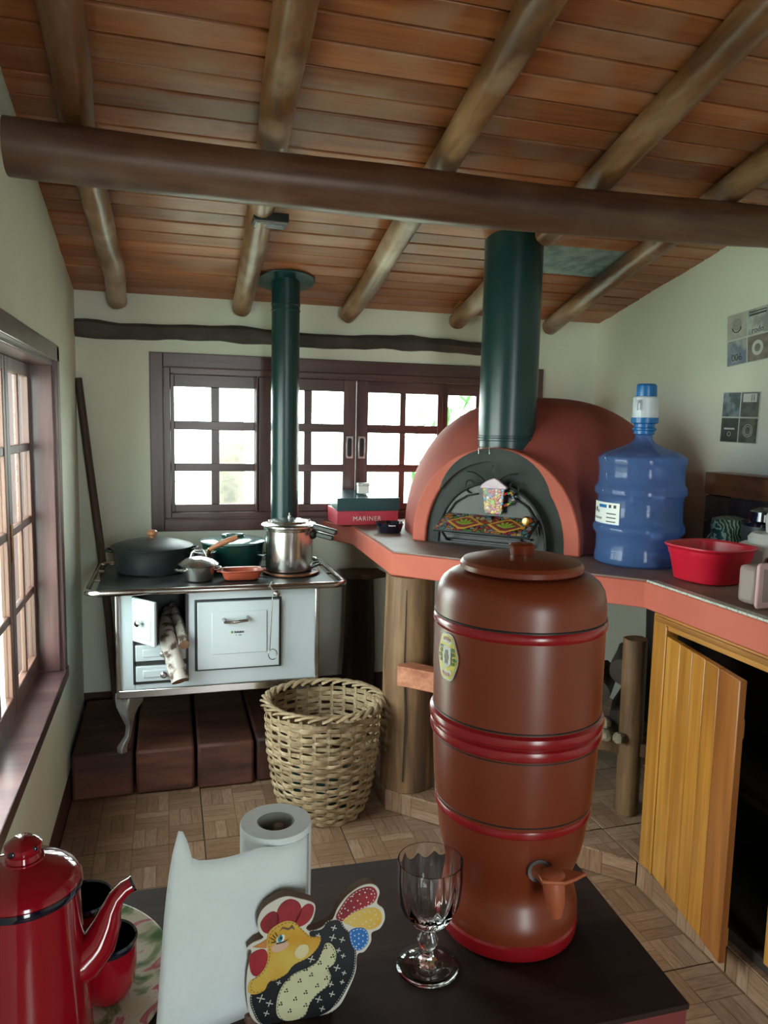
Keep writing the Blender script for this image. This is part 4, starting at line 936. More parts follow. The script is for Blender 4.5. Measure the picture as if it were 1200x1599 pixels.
# big flue
t = thing('oven_flue', 'wide dark green flue rising from the clay oven arch to the ceiling', 'pipe', (1.334, 2.852, 1.372))
zt = zc(2.852) + .01 - 1.372
P('pipe', M().lathe([(.1165, 0), (.1165, zt)], n=56), MT['pipe'], t)
P('joint_bead', M().lathe([(.1165, .072), (.1195, .075), (.1195, .081), (.1165, .084)], n=56), MT['pipe'], t)
P('joint_bead', M().lathe([(.1165, .087), (.1185, .089), (.1185, .092), (.1165, .094)], n=56), MT['pipe'], t)

# ================================================================== THINGS ON THE COUNTER
t = thing('shoe_box', 'box with dark teal lid and pink-red side lettered in white', 'box', (.912, 3.452, ZC + .001))
P('box', M().box(-.150, .150, .002, .225, 0, .072), MT['boxred'], t, bevel=.002)
T = Matrix.Rotation(radians(5), 4, 'X')
P('lid', M().box(-.153, .153, -.001, .228, .068, .130, T), MT['boxteal'], t, bevel=.002)
T = Matrix.Translation((.0, .0012, .030)) @ Matrix.Rotation(pi / 2, 4, 'X')
lettering('MARINER', .030, MT['white'], t, T @ Matrix.Translation((-.005, 0, 0)), spacing=1.15)
P('bird_emblem', M().prism([(-.052, .0265), (-.046, .0285), (-.038, .0255), (-.030, .0215), (-.020, .0265), (-.008, .0270), (-.020, .0245), (-.029, .0170), (-.040, .0220)], 0, .0005, T), MT['maroon'], t)
t = thing('small_carton', 'tiny white foil-topped carton on top of the box lid', 'carton', (.905, 3.535, ZC + .1455))
P('cup', M().prism([(-.026, -.018), (.026, -.018), (.026, .018), (-.026, .018)], 0, .036), MT['label'], t, bevel=.002)
P('foil_top', M().prism([(-.030, -.021), (.029, -.023), (.030, .022), (-.028, .021)], .036, .050), paint('crumpled_foil', (.62, .66, .60), .35, .4, var=(.35, .40, .36), vs=60, bump=.8), t, bevel=.004)
t = thing('black_bowl', 'small glossy black bowl in front of the box', 'bowl', (.945, 3.205, ZC + .001))
P('bowl', M().lathe([(.045, 0), (.052, .003), (.060, .030), (.064, .045), (.060, .045), (.055, .030), (.046, .007), (0, .006)], n=36), MT['blackenamel'], t)
P('grip', M().prism([(-.022, -.066), (.010, -.070), (.006, -.052), (-.018, -.050)], .034, .041), MT['steel'], t, bevel=.002)

# water jug
t = thing('water_jug', 'blue twenty litre water jug standing on the counter beside the oven', 'water jug', (1.628, 2.345, ZC + .001))
R = .155
prof = [(.0, .004), (.10, .004), (.135, 0), (.148, .008), (.150, .03), (.146, .045)]
for z0, z1 in ((.045, .118), (.150, .252), (.282, .345)): pass
prof += [(.146, .10), (.150, .108), (R + .003, .118), (R + .004, .132), (R, .142), (.148, .152), (.147, .235), (.150, .244), (R + .003, .252), (R + .004, .268), (R, .278), (.148, .288), (.147, .345), (.150, .355), (.153, .370), (.150, .382), (.135, .393), (.105, .406), (.070, .419), (.042, .431), (.032, .442), (.030, .452), (.029, .470)]
jb = P('bottle', M().lathe(prof + [(.026, .470), (.026, .455), (.0, .455)], n=64), MT['jug'], t)
def jl(name, a0, a1, z0, z1, off, mat_, k=10):
    n = k + 1; rr = R - .004 + off
    return P(name, M().add([(rr * cos(a), rr * sin(a), z) for z in (z0, z1) for a in [radians(a0 + (a1 - a0) * q / k) for q in range(n)]], [(q, q + 1, q + 1 + n, q + n) for q in range(k)]), MT[mat_], t)
jl('label', -212, -150, .146, .222, 0, 'label', 16)
jl('label_logo', -188, -171, .203, .214, .0006, 'pump_blue', 4); jl('label_code', -167, -163, .204, .215, .0006, 'blackp', 2); jl('label_code', -159, -155, .204, .215, .0006, 'blackp', 2)
for z in (.182, .168, .154): jl('label_line', -171, -155, z, z + .0035, .0006, 'blackp', 4)
jl('label_figure', -197, -193, .185, .202, .0006, 'blackp', 2); jl('label_figure', -203, -200, .186, .198, .0006, 'blackp', 2); jl('label_figure', -190, -187.5, .183, .193, .0006, 'blackp', 2); jl('label_line', -205, -180, .160, .168, .0006, 'card', 6)
P('neck_collar', M().lathe([(.029, .460), (.036, .463), (.036, .474), (.041, .477), (.041, .483), (.036, .486), (.036, .498), (.046, .502), (.047, .520), (.0, .520)], n=36), MT['pump_blue'], t)
P('pump_body', M().lathe([(.0, .520), (.043, .520), (.045, .526), (.043, .590), (.039, .594), (0, .594)], n=36), MT['pump_white'], t)
P('pump_button', M().lathe([(.0, .594), (.036, .594), (.037, .599), (.035, .632), (.030, .638), (0, .639)], n=36), MT['pump_blue'], t)
P('spout', M().tube([(-.038, -.02, .574), (-.050, -.026, .578), (-.054, -.028, .563), (-.053, -.028, .545)], .005, n=8), MT['pump_white'], t)

# red bowl, squarish with rounded corners
t = thing('red_bowl', 'large red plastic bowl on the counter in front of the water jug', 'bowl', (1.675, 2.020, ZC + .001), radians(12))
def sq(a, z, p=3.2, n=64):
    out = []
    for k in range(n):
        t_ = 2 * pi * k / n; c, s = cos(t_), sin(t_); q = (abs(c) ** p + abs(s) ** p) ** (-1 / p); out.append((a * q * c, a * q * s, z))
    return out
P('bowl', loft(M(), [sq(.086, 0), sq(.093, .004), sq(.108, .080), sq(.111, .085), sq(.114, .102), sq(.124, .112), sq(.123, .116), sq(.112, .111), sq(.106, .083), sq(.091, .008), sq(.03, .006)]), MT['redplastic'], t)
# things at the right edge
t = thing('food_processor', 'white countertop mixer with dark plum knob at the right edge', 'mixer', (1.925, 2.035, ZC + .001))
P('body', M().prism([(-.075, -.07), (.09, -.07), (.09, .08), (-.075, .08)], .012, .115), MT['greywhite'], t, bevel=.022)
P('bowl_base', M().lathe([(.07, .112), (.072, .13), (.06, .145), (0, .146)], n=32), MT['greywhite'], t)
P('jar_collar', M().lathe([(.040, .146), (.045, .20), (.036, .215), (0, .216)], n=28, c=(.03, 0, 0)), MT['greywhite'], t)
P('knob', M().lathe([(0, 0), (.026, 0), (.024, .016), (0, .018)], n=24, T=Matrix.Translation((-.052, -.070, .060)) @ Matrix.Rotation(pi / 2, 4, 'X')), MT['purple'], t)
for x, y in ((-.05, -.05), (.065, -.05), (-.05, .06), (.065, .06)): P('foot', M().lathe([(.010, 0), (.010, .014)], n=12, c=(x, y, 0)), MT['greygreen'], t)
t = thing('lidded_tub', 'clear tub with pale pink clip lid standing on edge at the right edge', 'container', (1.568, 1.650, ZC + .001), radians(4))
P('tub', M().prism([(-.045, .004), (.075, .004), (.075, .07), (-.045, .07)], .008, .115), MT['cleartub'], t, bevel=.014)
P('lid', M().prism([(-.052, .012), (-.047, .004), (.080, .004), (.086, .012), (.086, .120), (.078, .128), (-.045, .128), (-.052, .120)], -.0, .010, Matrix.Rotation(pi / 2, 4, 'X')), MT['pink'], t, bevel=.003)
P('lid_panel', M().prism([(-.034, .022), (.072, .022), (.072, .112), (-.034, .112)], .010, .012, Matrix.Rotation(pi / 2, 4, 'X')), MT['cleartub'], t, bevel=.002)
t = thing('patterned_bag', 'crumpled green bag with pale leaf pattern beside the wooden crate', 'bag', (1.985, 2.30, ZC + .001))
mb = M(); mb.lathe([(.055, 0), (.070, .02), (.075, .07), (.066, .11), (.070, .135), (.060, .160), (.030, .168), (0, .165)], n=28, mod=lambda a, k: 1 + .10 * sin(3 * a + k) + .06 * sin(7 * a + 2 * k))
m_, nt_, b_ = base_mat('leaf_print_cloth')
v_, _ = coords(nt_, (26, 26, 34)); wv_ = N(nt_, 'ShaderNodeTexWave'); wv_.inputs['Distortion'].default_value = 6; wv_.inputs['Scale'].default_value = 1.1; nt_.links.new(v_, wv_.inputs['Vector'])
finish(nt_, b_, ramp(nt_, wv_.outputs[0], [(.62, (.012, .06, .035)), (.70, (.30, .42, .28))]), .5, wv_.outputs[0], .3)
P('cloth', mb, m_, t)
t = thing('dark_canister', 'dark grey canister with black lid behind the white mixer', 'canister', (2.030, 2.175, ZC + .001))
P('body', M().lathe([(.0, 0), (.072, 0), (.074, .006), (.078, .150), (.0, .150)], n=36), MT['greygreen'], t)
P('lid', M().lathe([(.080, .150), (.081, .162), (.060, .168), (.058, .200), (.03, .215), (0, .216)], n=36), MT['blackenamel'], t)
P('label', M().box(-.062, -.044, -.060, -.054, .170, .195), MT['label'], t)
t = thing('wooden_crate', 'dark wooden crate standing against the right wall behind the bag', 'crate', (2.165, 2.335, ZC + .001))
P('top_board', M().box(-.045, .072, -.30, .285, .222, .312), MT['rafter'], t, bevel=.003)
P('front_board', M().box(-.040, -.028, -.30, .28, .115, .217), MT['darkpost'], t, bevel=.002)
P('front_board', M().box(-.040, -.028, -.30, .28, .004, .110), MT['darkpost'], t, bevel=.002)
P('end_board', M().box(-.028, .072, .265, .28, .0, .222), MT['darkpost'], t, bevel=.002); P('end_board', M().box(-.028, .072, -.30, -.285, .0, .222), MT['darkpost'], t, bevel=.002)

# printed metal signs on the right wall: four pictures on each
def sign(lab, y0, y1, z0, z1, tilt, cells, tw=.004):
    t = thing('metal_sign', lab, 'sign', (XR - .001, (y0 + y1) / 2, (z0 + z1) / 2), -pi / 2, 'metal picture signs on the right wall')
    w_, h_ = abs(y1 - y0), z1 - z0; B_ = Matrix.Rotation(tilt, 4, 'Y') @ Matrix.Rotation(pi / 2, 4, 'X')
    P('plate', M().prism([(-w_ / 2, -h_ / 2), (w_ / 2, -h_ / 2), (w_ / 2, h_ / 2), (-w_ / 2, h_ / 2)], 0, tw, B_), MT['greywhite'], t, bevel=.001)
    for i, (c1, c2) in enumerate(cells):
        cx_ = (-1 if i % 2 == 0 else 1) * w_ / 4; cz = (1 if i < 2 else -1) * h_ / 4; a, b = w_ / 4 - .003, h_ / 4 - .003
        P('picture', M().prism([(cx_ - a, cz - b), (cx_ + a, cz - b), (cx_ + a, cz + b), (cx_ - a, cz + b)], tw, tw + .0006, B_), paint('print_%s' % cells[i][2] if len(cells[i]) > 2 else 'sign_print', c1, .45, var=c2, vs=22, vr=(.42, .58)), t)
    return t, w_, h_, B_ @ Matrix.Translation((0, 0, tw + .0008))
def sign2(*a): return sign(*a)
t, w_, h_, B_ = sign('metal sign of four pictures higher on the right wall, with number plate print', 2.690, 2.462, 1.775, 1.985, radians(-5),
    [((.50, .48, .42), (.42, .40, .36)), ((.52, .55, .52), (.30, .33, .33)), ((.17, .22, .30), (.40, .42, .40)), ((.26, .23, .19), (.18, .16, .14))])
lettering('006', .040, MT['greygreen'], t, B_ @ Matrix.Translation((-w_ / 4, -h_ / 4 - .022, 0)))
P('badge', M().lathe([(.016, 0), (.030, 0), (.030, .0008), (.016, .0008)], n=28, closed=True, T=B_ @ Matrix.Translation((w_ / 4, -h_ / 4, 0))), MT['greywhite'], t)
lettering('rodo', .032, MT['greygreen'], t, B_ @ Matrix.Translation((w_ / 4, h_ / 4 - .034, 0)))
P('drawn_bar', M().box(w_ / 4 - .045, w_ / 4 + .045, .078, .084, 0, .0008, B_).box(w_ / 4 - .045, w_ / 4 + .045, .090, .094, 0, .0008, B_), MT['greygreen'], t)
P('drawn_tyre', M().lathe([(.0, 0), (.024, 0), (.024, .0008), (0, .0008)], n=24, T=B_ @ Matrix.Translation((-w_ / 4, h_ / 4 + .008, 0))).lathe([(.021, .0008), (.024, .0008), (.024, .0012), (.021, .0012)], n=24, closed=True, T=B_ @ Matrix.Translation((-w_ / 4, h_ / 4 + .008, 0))), MT['card'], t)
P('drawn_tyre', M().tube([Vector((-w_ / 4 + .024 * cos(a), h_ / 4 - .004 + .020 * sin(a), .001)) for a in [pi + pi * k / 12 for k in range(13)]], .0018, n=6), MT['greygreen'], t, T=B_)
t, w_, h_, B_ = sign('glossy dark metal sign of four pictures lower on the right wall above the crate', 2.690, 2.482, 1.455, 1.662, radians(1),
    [((.20, .26, .30), (.06, .09, .09)), ((.14, .16, .14), (.08, .09, .08)), ((.05, .07, .065), (.07, .09, .08)), ((.16, .18, .14), (.07, .09, .07))])
P('drawn_panel', M().box(w_ / 4 - .038, w_ / 4 + .036, .062, .096, 0, .0008, B_), MT['greywhite'], t)
P('drawn_bar', M().box(w_ / 4 + .008, w_ / 4 + .011, .066, .092, .0008, .0012, B_).box(w_ / 4 + .020, w_ / 4 + .023, .066, .092, .0008, .0012, B_), MT['greygreen'], t)
P('drawn_bar', M().box(-w_ / 4 - .030, -w_ / 4 + .030, -.050, -.043, 0, .0008, B_), MT['greywhite'], t)
for (x, z, r_) in ((-w_ / 4, -.068, .010), (w_ / 4, -h_ / 4, .026), (w_ / 4, -h_ / 4, .018)):
    P('badge', M().lathe([(r_ - .002, 0), (r_, 0), (r_, .0008), (r_ - .002, .0008)], n=24, closed=True, T=B_ @ Matrix.Translation((x, z, 0))), MT['greywhite'], t)

# ================================================================== CABINET
cb = thing('pine_cabinet', 'yellow varnished pine cabinet under the counter with its plank door ajar', 'cabinet', (1.86, 1.46, PH + .002))
CX = 1.476
W('frame_post', M().box(CX, CX + .045, 1.950, 2.015, PH + .001, .928), 'pine', cb, bevel=.003)
W('frame_bead', M().box(CX - .006, CX + .02, 1.942, 1.953, PH + .001, .90), 'pine', cb, bevel=.002)
W('frame_rail', M().box(CX, CX + .045, .92, 1.950, .886, .928), 'pine_x', cb, bevel=.003)
W('frame_rail', M().box(CX - .008, CX + .01, .92, 2.00, .905, .922), 'pine_x', cb, bevel=.002)
W('frame_post', M().box(CX, CX + .045, 1.415, 1.475, PH + .04, .886), 'pine', cb, bevel=.003)
W('frame_post', M().box(CX, CX + .045, .92, .98, PH + .04, .886), 'pine', cb, bevel=.003)
W('bottom_rail', M().box(CX + .02, CX + .045, .98, 1.950, PH + .001, PH + .035), 'dark', cb, 'bottom rail with shade put into its dark colour')  # dark colour stands in for the shade of the recess
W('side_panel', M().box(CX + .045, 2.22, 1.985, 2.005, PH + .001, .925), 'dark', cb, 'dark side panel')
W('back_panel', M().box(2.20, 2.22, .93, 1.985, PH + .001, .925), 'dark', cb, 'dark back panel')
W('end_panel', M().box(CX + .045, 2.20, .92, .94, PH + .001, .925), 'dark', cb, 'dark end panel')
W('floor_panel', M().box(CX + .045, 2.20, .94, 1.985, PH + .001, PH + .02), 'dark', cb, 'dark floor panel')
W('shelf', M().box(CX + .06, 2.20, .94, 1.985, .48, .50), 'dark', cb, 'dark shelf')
T = Matrix.Translation((CX - .003, 1.942, PH + .006)) @ Matrix.Rotation(atan2(-.415, -.080), 4, 'Z')
d = W('door', M().box(.02, .395, .0205, .030, .04, .09, T), 'pine_x', cb)
W('door_batten', M().box(.02, .395, .0205, .030, .62, .67, T), 'pine_x', d)
r = random.Random(12); wd = [.088, .074, .072, .074, .102]; x = 0
for k, w_ in enumerate(wd):
    W('plank', M().box(x + .001, x + w_ - .001, 0, .020, 0, .779, T), 'pine' if k < 4 else wood('orange_pine_stile', (.22, .065, .012), (.33, .11, .022), (.42, .17, .04), 'z', .32, scale=9, rand=.1, bump=.1, coat=.4), d, bevel=.0025); x += w_
# ================================================================== BASKET
t = thing('bamboo_basket', 'tall round woven bamboo basket on the floor in front of the stove', 'basket', (.568, 2.770, .001))
NS, BH = 26, .428
def br_(z):                                        # radius of the basket with height
    u = z / BH; return .150 + .062 * min(1, u * 1.7) ** .8 - .004 * max(0, u - .7) + (.004 * sin(u * 8))
def brim(a): return 1 + .03 * cos(2 * a + .4) + .012 * sin(3 * a)
rbk = random.Random(77)
for k in range(NS):
    a = 2 * pi * k / NS; ws = .013; vs = []; n = 9
    for q in range(n):
        z = BH * q / (n - 1)
        for rr in (br_(z) * brim(a) - .0010, br_(z) * brim(a) + .0010):
            for sd in (-ws / 2, ws / 2): vs.append((rr * cos(a) - sd * sin(a), rr * sin(a) + sd * cos(a), z))
    fs = []
    for q in range(n - 1):
        b = q * 4
        fs += [(b, b + 1, b + 5, b + 4), (b + 3, b + 2, b + 6, b + 7), (b, b + 4, b + 6, b + 2), (b + 1, b + 3, b + 7, b + 5)]
    fs += [(0, 2, 3, 1), (4 * n - 4, 4 * n - 3, 4 * n - 1, 4 * n - 2)]
    obj('stake', M().add(vs, fs), MT['basket'], t, True, smooth=False)
NR = 25
for row in range(NR):
    z = .010 + (BH - .028) * row / (NR - 1); hgt = .0175 * rbk.uniform(.72, 1.0); ph = (row % 2) * pi; vs = []; n = 156; jz = rbk.uniform(0, 6)
    for q in range(n):
        a = 2 * pi * q / n; off = .0052 * sin(NS / 2 * a + ph) ; zz = z + .0035 * sin(3 * a + jz) + .002 * sin(7 * a + jz * 2)
        hh = hgt * (1 + .18 * sin(5 * a + jz))
        for rr, dz in ((off - .0012, -hh / 2), (off + .0014, -hh / 2 + .001), (off + .0022, 0), (off + .0014, hh / 2 - .001), (off - .0012, hh / 2)):
            R_ = br_(max(zz, 0)) * brim(a) + rr; vs.append((R_ * cos(a), R_ * sin(a), zz + dz))
    fs = []
    for q in range(n):
        a0, b0 = q * 5, ((q + 1) % n) * 5
        for s_ in range(5): fs.append((a0 + s_, b0 + s_, b0 + (s_ + 1) % 5, a0 + (s_ + 1) % 5))
    obj('weaver', M().add(vs, fs), MT['basket'], t, True, angle=60)
for k in range(28):                                  # plaited border
    a0 = 2 * pi * k / 28; pts = []
    for q in range(7):
        u = q / 6; a = a0 + .52 * u; R_ = br_(BH) * brim(a) + .013 * cos(pi * u) ; zz = BH + .012 + .014 * sin(pi * u) - .006 + rbk.uniform(-.0012, .0012)
        pts.append((R_ * cos(a), R_ * sin(a), zz))
    obj('border_strand', M().tube(pts, .0115, n=6, flat=.45), MT['basket'], t, True)
P('base_disc', M().lathe([(.0, .0), (.149, .0), (.151, .006), (.148, .010), (0, .010)], n=40), MT['basket'], t)
for k in range(10):
    a = rbk.uniform(0, 6.28); R_ = br_(BH) * brim(a); p = Vector((R_ * cos(a), R_ * sin(a), BH - rbk.uniform(0, .06)))
    d = Vector((cos(a) * .6 + rbk.uniform(-.5, .5), sin(a) * .6 + rbk.uniform(-.5, .5), rbk.uniform(-.4, .8))).normalized() * rbk.uniform(.02, .045)
    obj('loose_fibre', M().tube([p, p + d * .5, p + d + Vector((0, 0, -.004))], .0009, n=4), MT['basket'], t, True)
o = obj('plastic_bag', M().lathe([(.0, .0), (.10, 0), (.13, .04), (.125, .12), (.08, .17), (0, .16)], n=30, mod=lambda a, k: 1 + .08 * sin(5 * a + k * 2) + .05 * sin(9 * a - k)), paint('dark_green_bag', (.02, .07, .06), .35, var=(.03, .10, .09), vs=20, bump=.5))
o.location = (.568, 2.770, .014); tag(o, 'crumpled dark green bag lying inside the bamboo basket', 'bag')

# ================================================================== FOREGROUND TABLE
ZTB = .750
tb = thing('low_table', 'dark-stained wooden table with maroon edge in the foreground', 'table', (.14, .99, 0))
TP = [(-.385, .775), (.653, .765), (.680, 1.172), (-.385, 1.206)]
W('tabletop', M().prism(TP, .742, ZTB), 'tabletop', tb, bevel=.0015)
W('edge_band', M().prism([(x + (.002 if x < 0 else -.002), y + (.002 if y < 1 else -.002)) for x, y in TP], .690, .7418), 'maroon', tb, bevel=.002)
for x, y in ((-.34, .82), (.59, .81), (.61, 1.11), (-.34, 1.15)): W('leg', M().box(x - .03, x + .03, y - .03, y + .03, 0.0, .690), 'maroon', tb, bevel=.004)
W('apron', M().box(-.31, .56, .80, .82, .60, .690), 'maroon', tb); W('apron', M().box(-.31, .58, 1.12, 1.14, .60, .690), 'maroon', tb)

# clay water filter
FX, FY = .492, .985
ft = thing('clay_water_filter', 'tall terracotta-brown clay water filter with red bands standing on the table', 'water filter', (FX, FY, ZTB + .0005))
def ringp(r, z, h, b): return [(r, z - h), (r + b * .8, z - h * .6), (r + b, z), (r + b * .8, z + h * .6), (r, z + h)]
lower = [(0, .012), (.088, .012), (.0995, .020), (.1035, .034), (.1030, .048), (.0995, .062), (.0945, .074), (.0925, .086), (.0940, .100), (.0985, .116), (.1040, .132), (.1080, .150), (.1110, .175), (.1130, .195)]
P('base_band', M().lathe([(.0, 0), (.096, 0), (.102, .004), (.104, .012), (.1038, .023), (.1005, .027), (0, .027)], n=72), MT['filt_red'], ft)
lc = P('lower_chamber', M().lathe(lower + [(.1155, .207), (.1185, .24), (.1205, .28), (.1215, .308), (.1215, .319), (0, .319)], n=88), MT['filt'], ft)
P('band', M().lathe(ringp(.1122, .1985, .0080, .0040), n=88), MT['filt_red'], ft)
P('groove_line', M().lathe([(.1150, .2078), (.1162, .2090), (.1164, .2102), (.1155, .2112)], n=88), MT['blackp'], ft)
P('band', M().lathe(ringp(.1205, .3140, .0095, .0058), n=88), MT['filt_red'], ft)
P('band', M().lathe(ringp(.1215, .3325, .0095, .0064), n=88), MT['filt_red'], ft)
P('groove_line', M().lathe([(.1215, .3425), (.1230, .3435), (.1230, .3450), (.1215, .3460)], n=88), MT['blackp'], ft)
P('groove_line', M().lathe([(.1205, .3010), (.1218, .3020), (.1218, .3034), (.1205, .3044)], n=88), MT['blackp'], ft)
up = [(0, .321), (.1215, .321), (.1225, .36), (.1230, .42), (.1230, .495), (.1220, .508), (.1190, .521), (.113, .531), (.103, .539), (.090, .543), (0, .543)]
P('upper_chamber', M().lathe(up, n=88), MT['filt'], ft)
P('band', M().lathe(ringp(.1230, .4735, .0070, .0028), n=88), MT['filt_red'], ft)
P('groove_line', M().lathe([(.1230, .4808), (.1243, .4818), (.1243, .4830), (.1230, .4840)], n=88), MT['blackp'], ft)
ld = P('lid', M().lathe([(.0, .543), (.082, .544), (.0875, .547), (.0885, .554), (.085, .559), (.065, .564), (.042, .567), (0, .568)], n=72), MT['filt'], ft)
P('lid_knob', M().lathe([(.0, .566), (.0165, .567), (.0175, .577), (.0190, .581), (.016, .583), (0, .583)], n=28), MT['filt'], ld)
# tap: position on the front, facing the viewer and right
A = radians(-95)
TT = Matrix.Rotation(A, 4, 'Z') @ Matrix.Translation((-.0085, 0, -.006))
P('washer', M().lathe([(0, 0), (.016, 0), (.016, .004), (0, .004)], n=24, T=TT @ Matrix.Translation((.1165, 0, .152)) @ Matrix.Rotation(pi / 2, 4, 'Y')), MT['washer'], ft)
tp = P('tap', M().tube([TT @ Vector(p) for p in ((.118, 0, .152), (.130, .002, .151), (.142, .006, .149))], [.012, .009, .011], n=16), MT['tap'], ft)
P('nozzle', M().tube([TT @ Vector(p) for p in ((.146, .009, .158), (.148, .010, .145), (.150, .012, .125), (.151, .013, .106))], [.0145, .015, .013, .0085], n=18), MT['tap'], tp)
P('lever', M().prism([(.130, -.010), (.158, -.012), (.166, .018), (.160, .036), (.150, .056), (.142, .040), (.134, .024)], .158, .163, TT), MT['tap'], tp, bevel=.0015)
P('lever_neck', M().lathe([(0, .156), (.015, .156), (.016, .163), (.010, .167), (0, .167)], n=20, T=TT @ Matrix.Translation((.146, .009, 0))), MT['tap'], tp)
# oval sticker
sa_c = radians(-168)
def stk(u, v, off):                                 # u around, v up, in metres
    a = sa_c + u / .1235; rr = .1234 + off; return (rr * cos(a), rr * sin(a), .430 + v)
def oval(a, b, lob=0, n=40): return [(a * cos(t_) * (1 + lob * cos(6 * t_)), b * sin(t_) * (1 + lob * cos(6 * t_))) for t_ in [2 * pi * k / n for k in range(n)]]
def sticker(name, poly, off, mat_, par=None):
    n = len(poly); vs = [stk(sum(p[0] for p in poly) / n, sum(p[1] for p in poly) / n, off)] + [stk(u, v, off) for u, v in poly]
    return P(name, M().add(vs, [(0, 1 + i, 1 + (i + 1) % n) for i in range(n)]), mat_, ft)
yel = paint('sticker_yellow', (.62, .52, .04), .35); wh = MT['label']; grn = paint('sticker_green', (.03, .13, .035), .4); rdd = paint('sticker_red', (.55, .10, .06), .4)
sticker('sticker', oval(.0245, .0345, .035), .0006, wh); sticker('sticker_field', oval(.0225, .032, .035), .0011, yel)
sticker('shield', [(-.009, .015), (.010, .015), (.010, -.008), (.004, -.015), (-.004, -.015), (-.009, -.008)], .0015, wh)
sticker('shield_mark', oval(.0045, .010, .18), .0018, MT['card'])
sticker('sticker_top_panel', [(.0205 * cos(radians(a)), .028 * sin(radians(a))) for a in range(55, 126, 10)] + [(-.0105, .019), (.0105, .019)], .0014, wh)
sticker('sticker_bottom_panel', [(.020 * cos(radians(a)), .0285 * sin(radians(a))) for a in range(-130, -49, 10)] + [(.0115, -.018), (-.0115, -.018)], .0014, wh)
for s_ in (-1, 1):
    for k, (u, v) in enumerate(((.0150, .006), (.0175, -.001), (.0150, -.007), (.0135, .012))):
        sticker('sprig', [(s_ * u + .0035 * cos(q) * (1.4 if k % 2 else 1), v + .0028 * sin(q)) for q in [2 * pi * j / 7 for j in range(7)]], .0015, grn)
def curved_text(body, size, v, mat_, dx=0):
    me = text_mesh(body, size, .0); 
    for vv in me.vertices: vv.co = Vector(stk(vv.co.x + dx, vv.co.y + v, .0019))
    me.materials.clear(); me.materials.append(mat_); link('lettering', me, ft, True)
for k in range(4):                                    # pink strokes of lettering too small to read
    sticker('print_stroke', [(-.008 + .0045 * k + dx, .0215 + .002 * sin(pi * (k + .5) / 4) + dy) for dx, dy in ((0, 0), (.0022, 0), (.0022, .005), (0, .005))], .0018, rdd)
    sticker('print_stroke', [(-.0085 + .0048 * k + dx, -.0255 - .002 * sin(pi * (k + .5) / 4) + dy) for dx, dy in ((0, 0), (.0024, 0), (.0024, .005), (0, .005))], .0018, rdd)

# crystal goblet
t = thing('crystal_goblet', 'clear fluted crystal goblet standing in front of the clay filter', 'glass', (.340, .918, ZTB + .0008))
flute = lambda amp: (lambda a, k: 1 + amp * abs(cos(5 * a)))
outer = [(.0435, 0), (.0440, .0012), (.0435, .0022), (.030, .0055), (.014, .0105), (.0075, .017), (.0075, .024)]
knob_ = [(.0085, .027), (.0140, .034), (.0150, .039), (.0140, .044), (.0085, .051), (.0080, .055)]
bowl_o = [(.014, .0595), (.026, .068), (.036, .082), (.0425, .098), (.0455, .116), (.0460, .134), (.0448, .157)]
bowl_i = [(.0436, .157), (.0440, .134), (.0430, .116), (.0395, .099), (.032, .084), (.020, .073), (.008, .069), (0, .0685)]
pr = [(0, .0005)] + outer + knob_ + bowl_o + bowl_i
no = 1 + len(outer); nk = no + len(knob_); nb = nk + len(bowl_o)
def gm(a, k):
    if k < no - 3: return 1
    if k < nk: return 1 - .10 * (abs(cos(4 * a)) if 1 else 0)
    if k < nb - 1: return 1 + (-.045 * abs(sin(6 * a)) * min(1, (nb - 1 - k) / 2.0))
    if k == nb - 1: return 1
    return 1
P('glass', M().lathe(pr, n=96, mod=gm), MT['glass'], t, angle=50)

# ================================================================== PAPER TOWEL WITH HEN HOLDER
RXc, RYc = .1305, .940
t = thing('paper_towel_roll', 'white kitchen paper roll standing behind the painted hen', 'paper roll', (RXc, RYc, ZTB + .012))
P('roll', M().lathe([(.0245, 0), (.0455, 0), (.0465, .002), (.0465, .216), (.0455, .218), (.0245, .218)], n=64, closed=True), MT['paper'], t)
P('core', M().lathe([(.0225, .001), (.0245, .001), (.0245, .217), (.0225, .217)], n=40, closed=True), MT['card'], t)
# loose sheet: leaves the roll at its front and hangs out to the left
path = []
for k in range(7): a = radians(-35 - 9 * k); path.append((.0475 * cos(a), .0475 * sin(a)))
px_, py_ = path[-1]
for k in range(1, 17):
    u = k / 16; path.append((px_ - .135 * u, py_ - .010 * u - .012 * sin(u * 3.0) * u))
n = len(path); vs = []; hz = []
for i, (x, y) in enumerate(path):
    u = i / (n - 1)
    if u < .30: ht = .166
    elif u < .42: ht = .166 + .005 * (u - .30) / .12
    elif u < .86: ht = .171 - .002 * sin((u - .42) * 7)
    elif u < .93: ht = .173 + .030 * ((u - .86) / .07) ** 1.3
    else: ht = .203 - .004 * (u - .93) / .07
    hz.append(ht)
ROWS = 10
for i, (x, y) in enumerate(path):
    u = i / (n - 1)
    for q in range(ROWS + 1):
        v = q / ROWS; z = -.006 + (hz[i] + .050 + (.014 * max(0, u - .86) / .14)) * v
        wx = -.020 * (1 - v) * max(0, u - .4) / .6; wy = .006 * sin(u * 5 + v * 2) * u - .014 * (1 - v) * u
        if u > .86: wy -= .012 * ((u - .86) / .14) * v ** 3; wx += .010 * ((u - .86) / .14) * v ** 6
        vs.append((x + wx, y + wy, z))
fs = [(i * (ROWS + 1) + q, (i + 1) * (ROWS + 1) + q, (i + 1) * (ROWS + 1) + q + 1, i * (ROWS + 1) + q + 1) for i in range(n - 1) for q in range(ROWS)]
o = P('loose_sheet', M().add(vs, fs), MT['paper'], t)
sm_ = o.modifiers.new('thickness', 'SOLIDIFY'); sm_.thickness = .0007

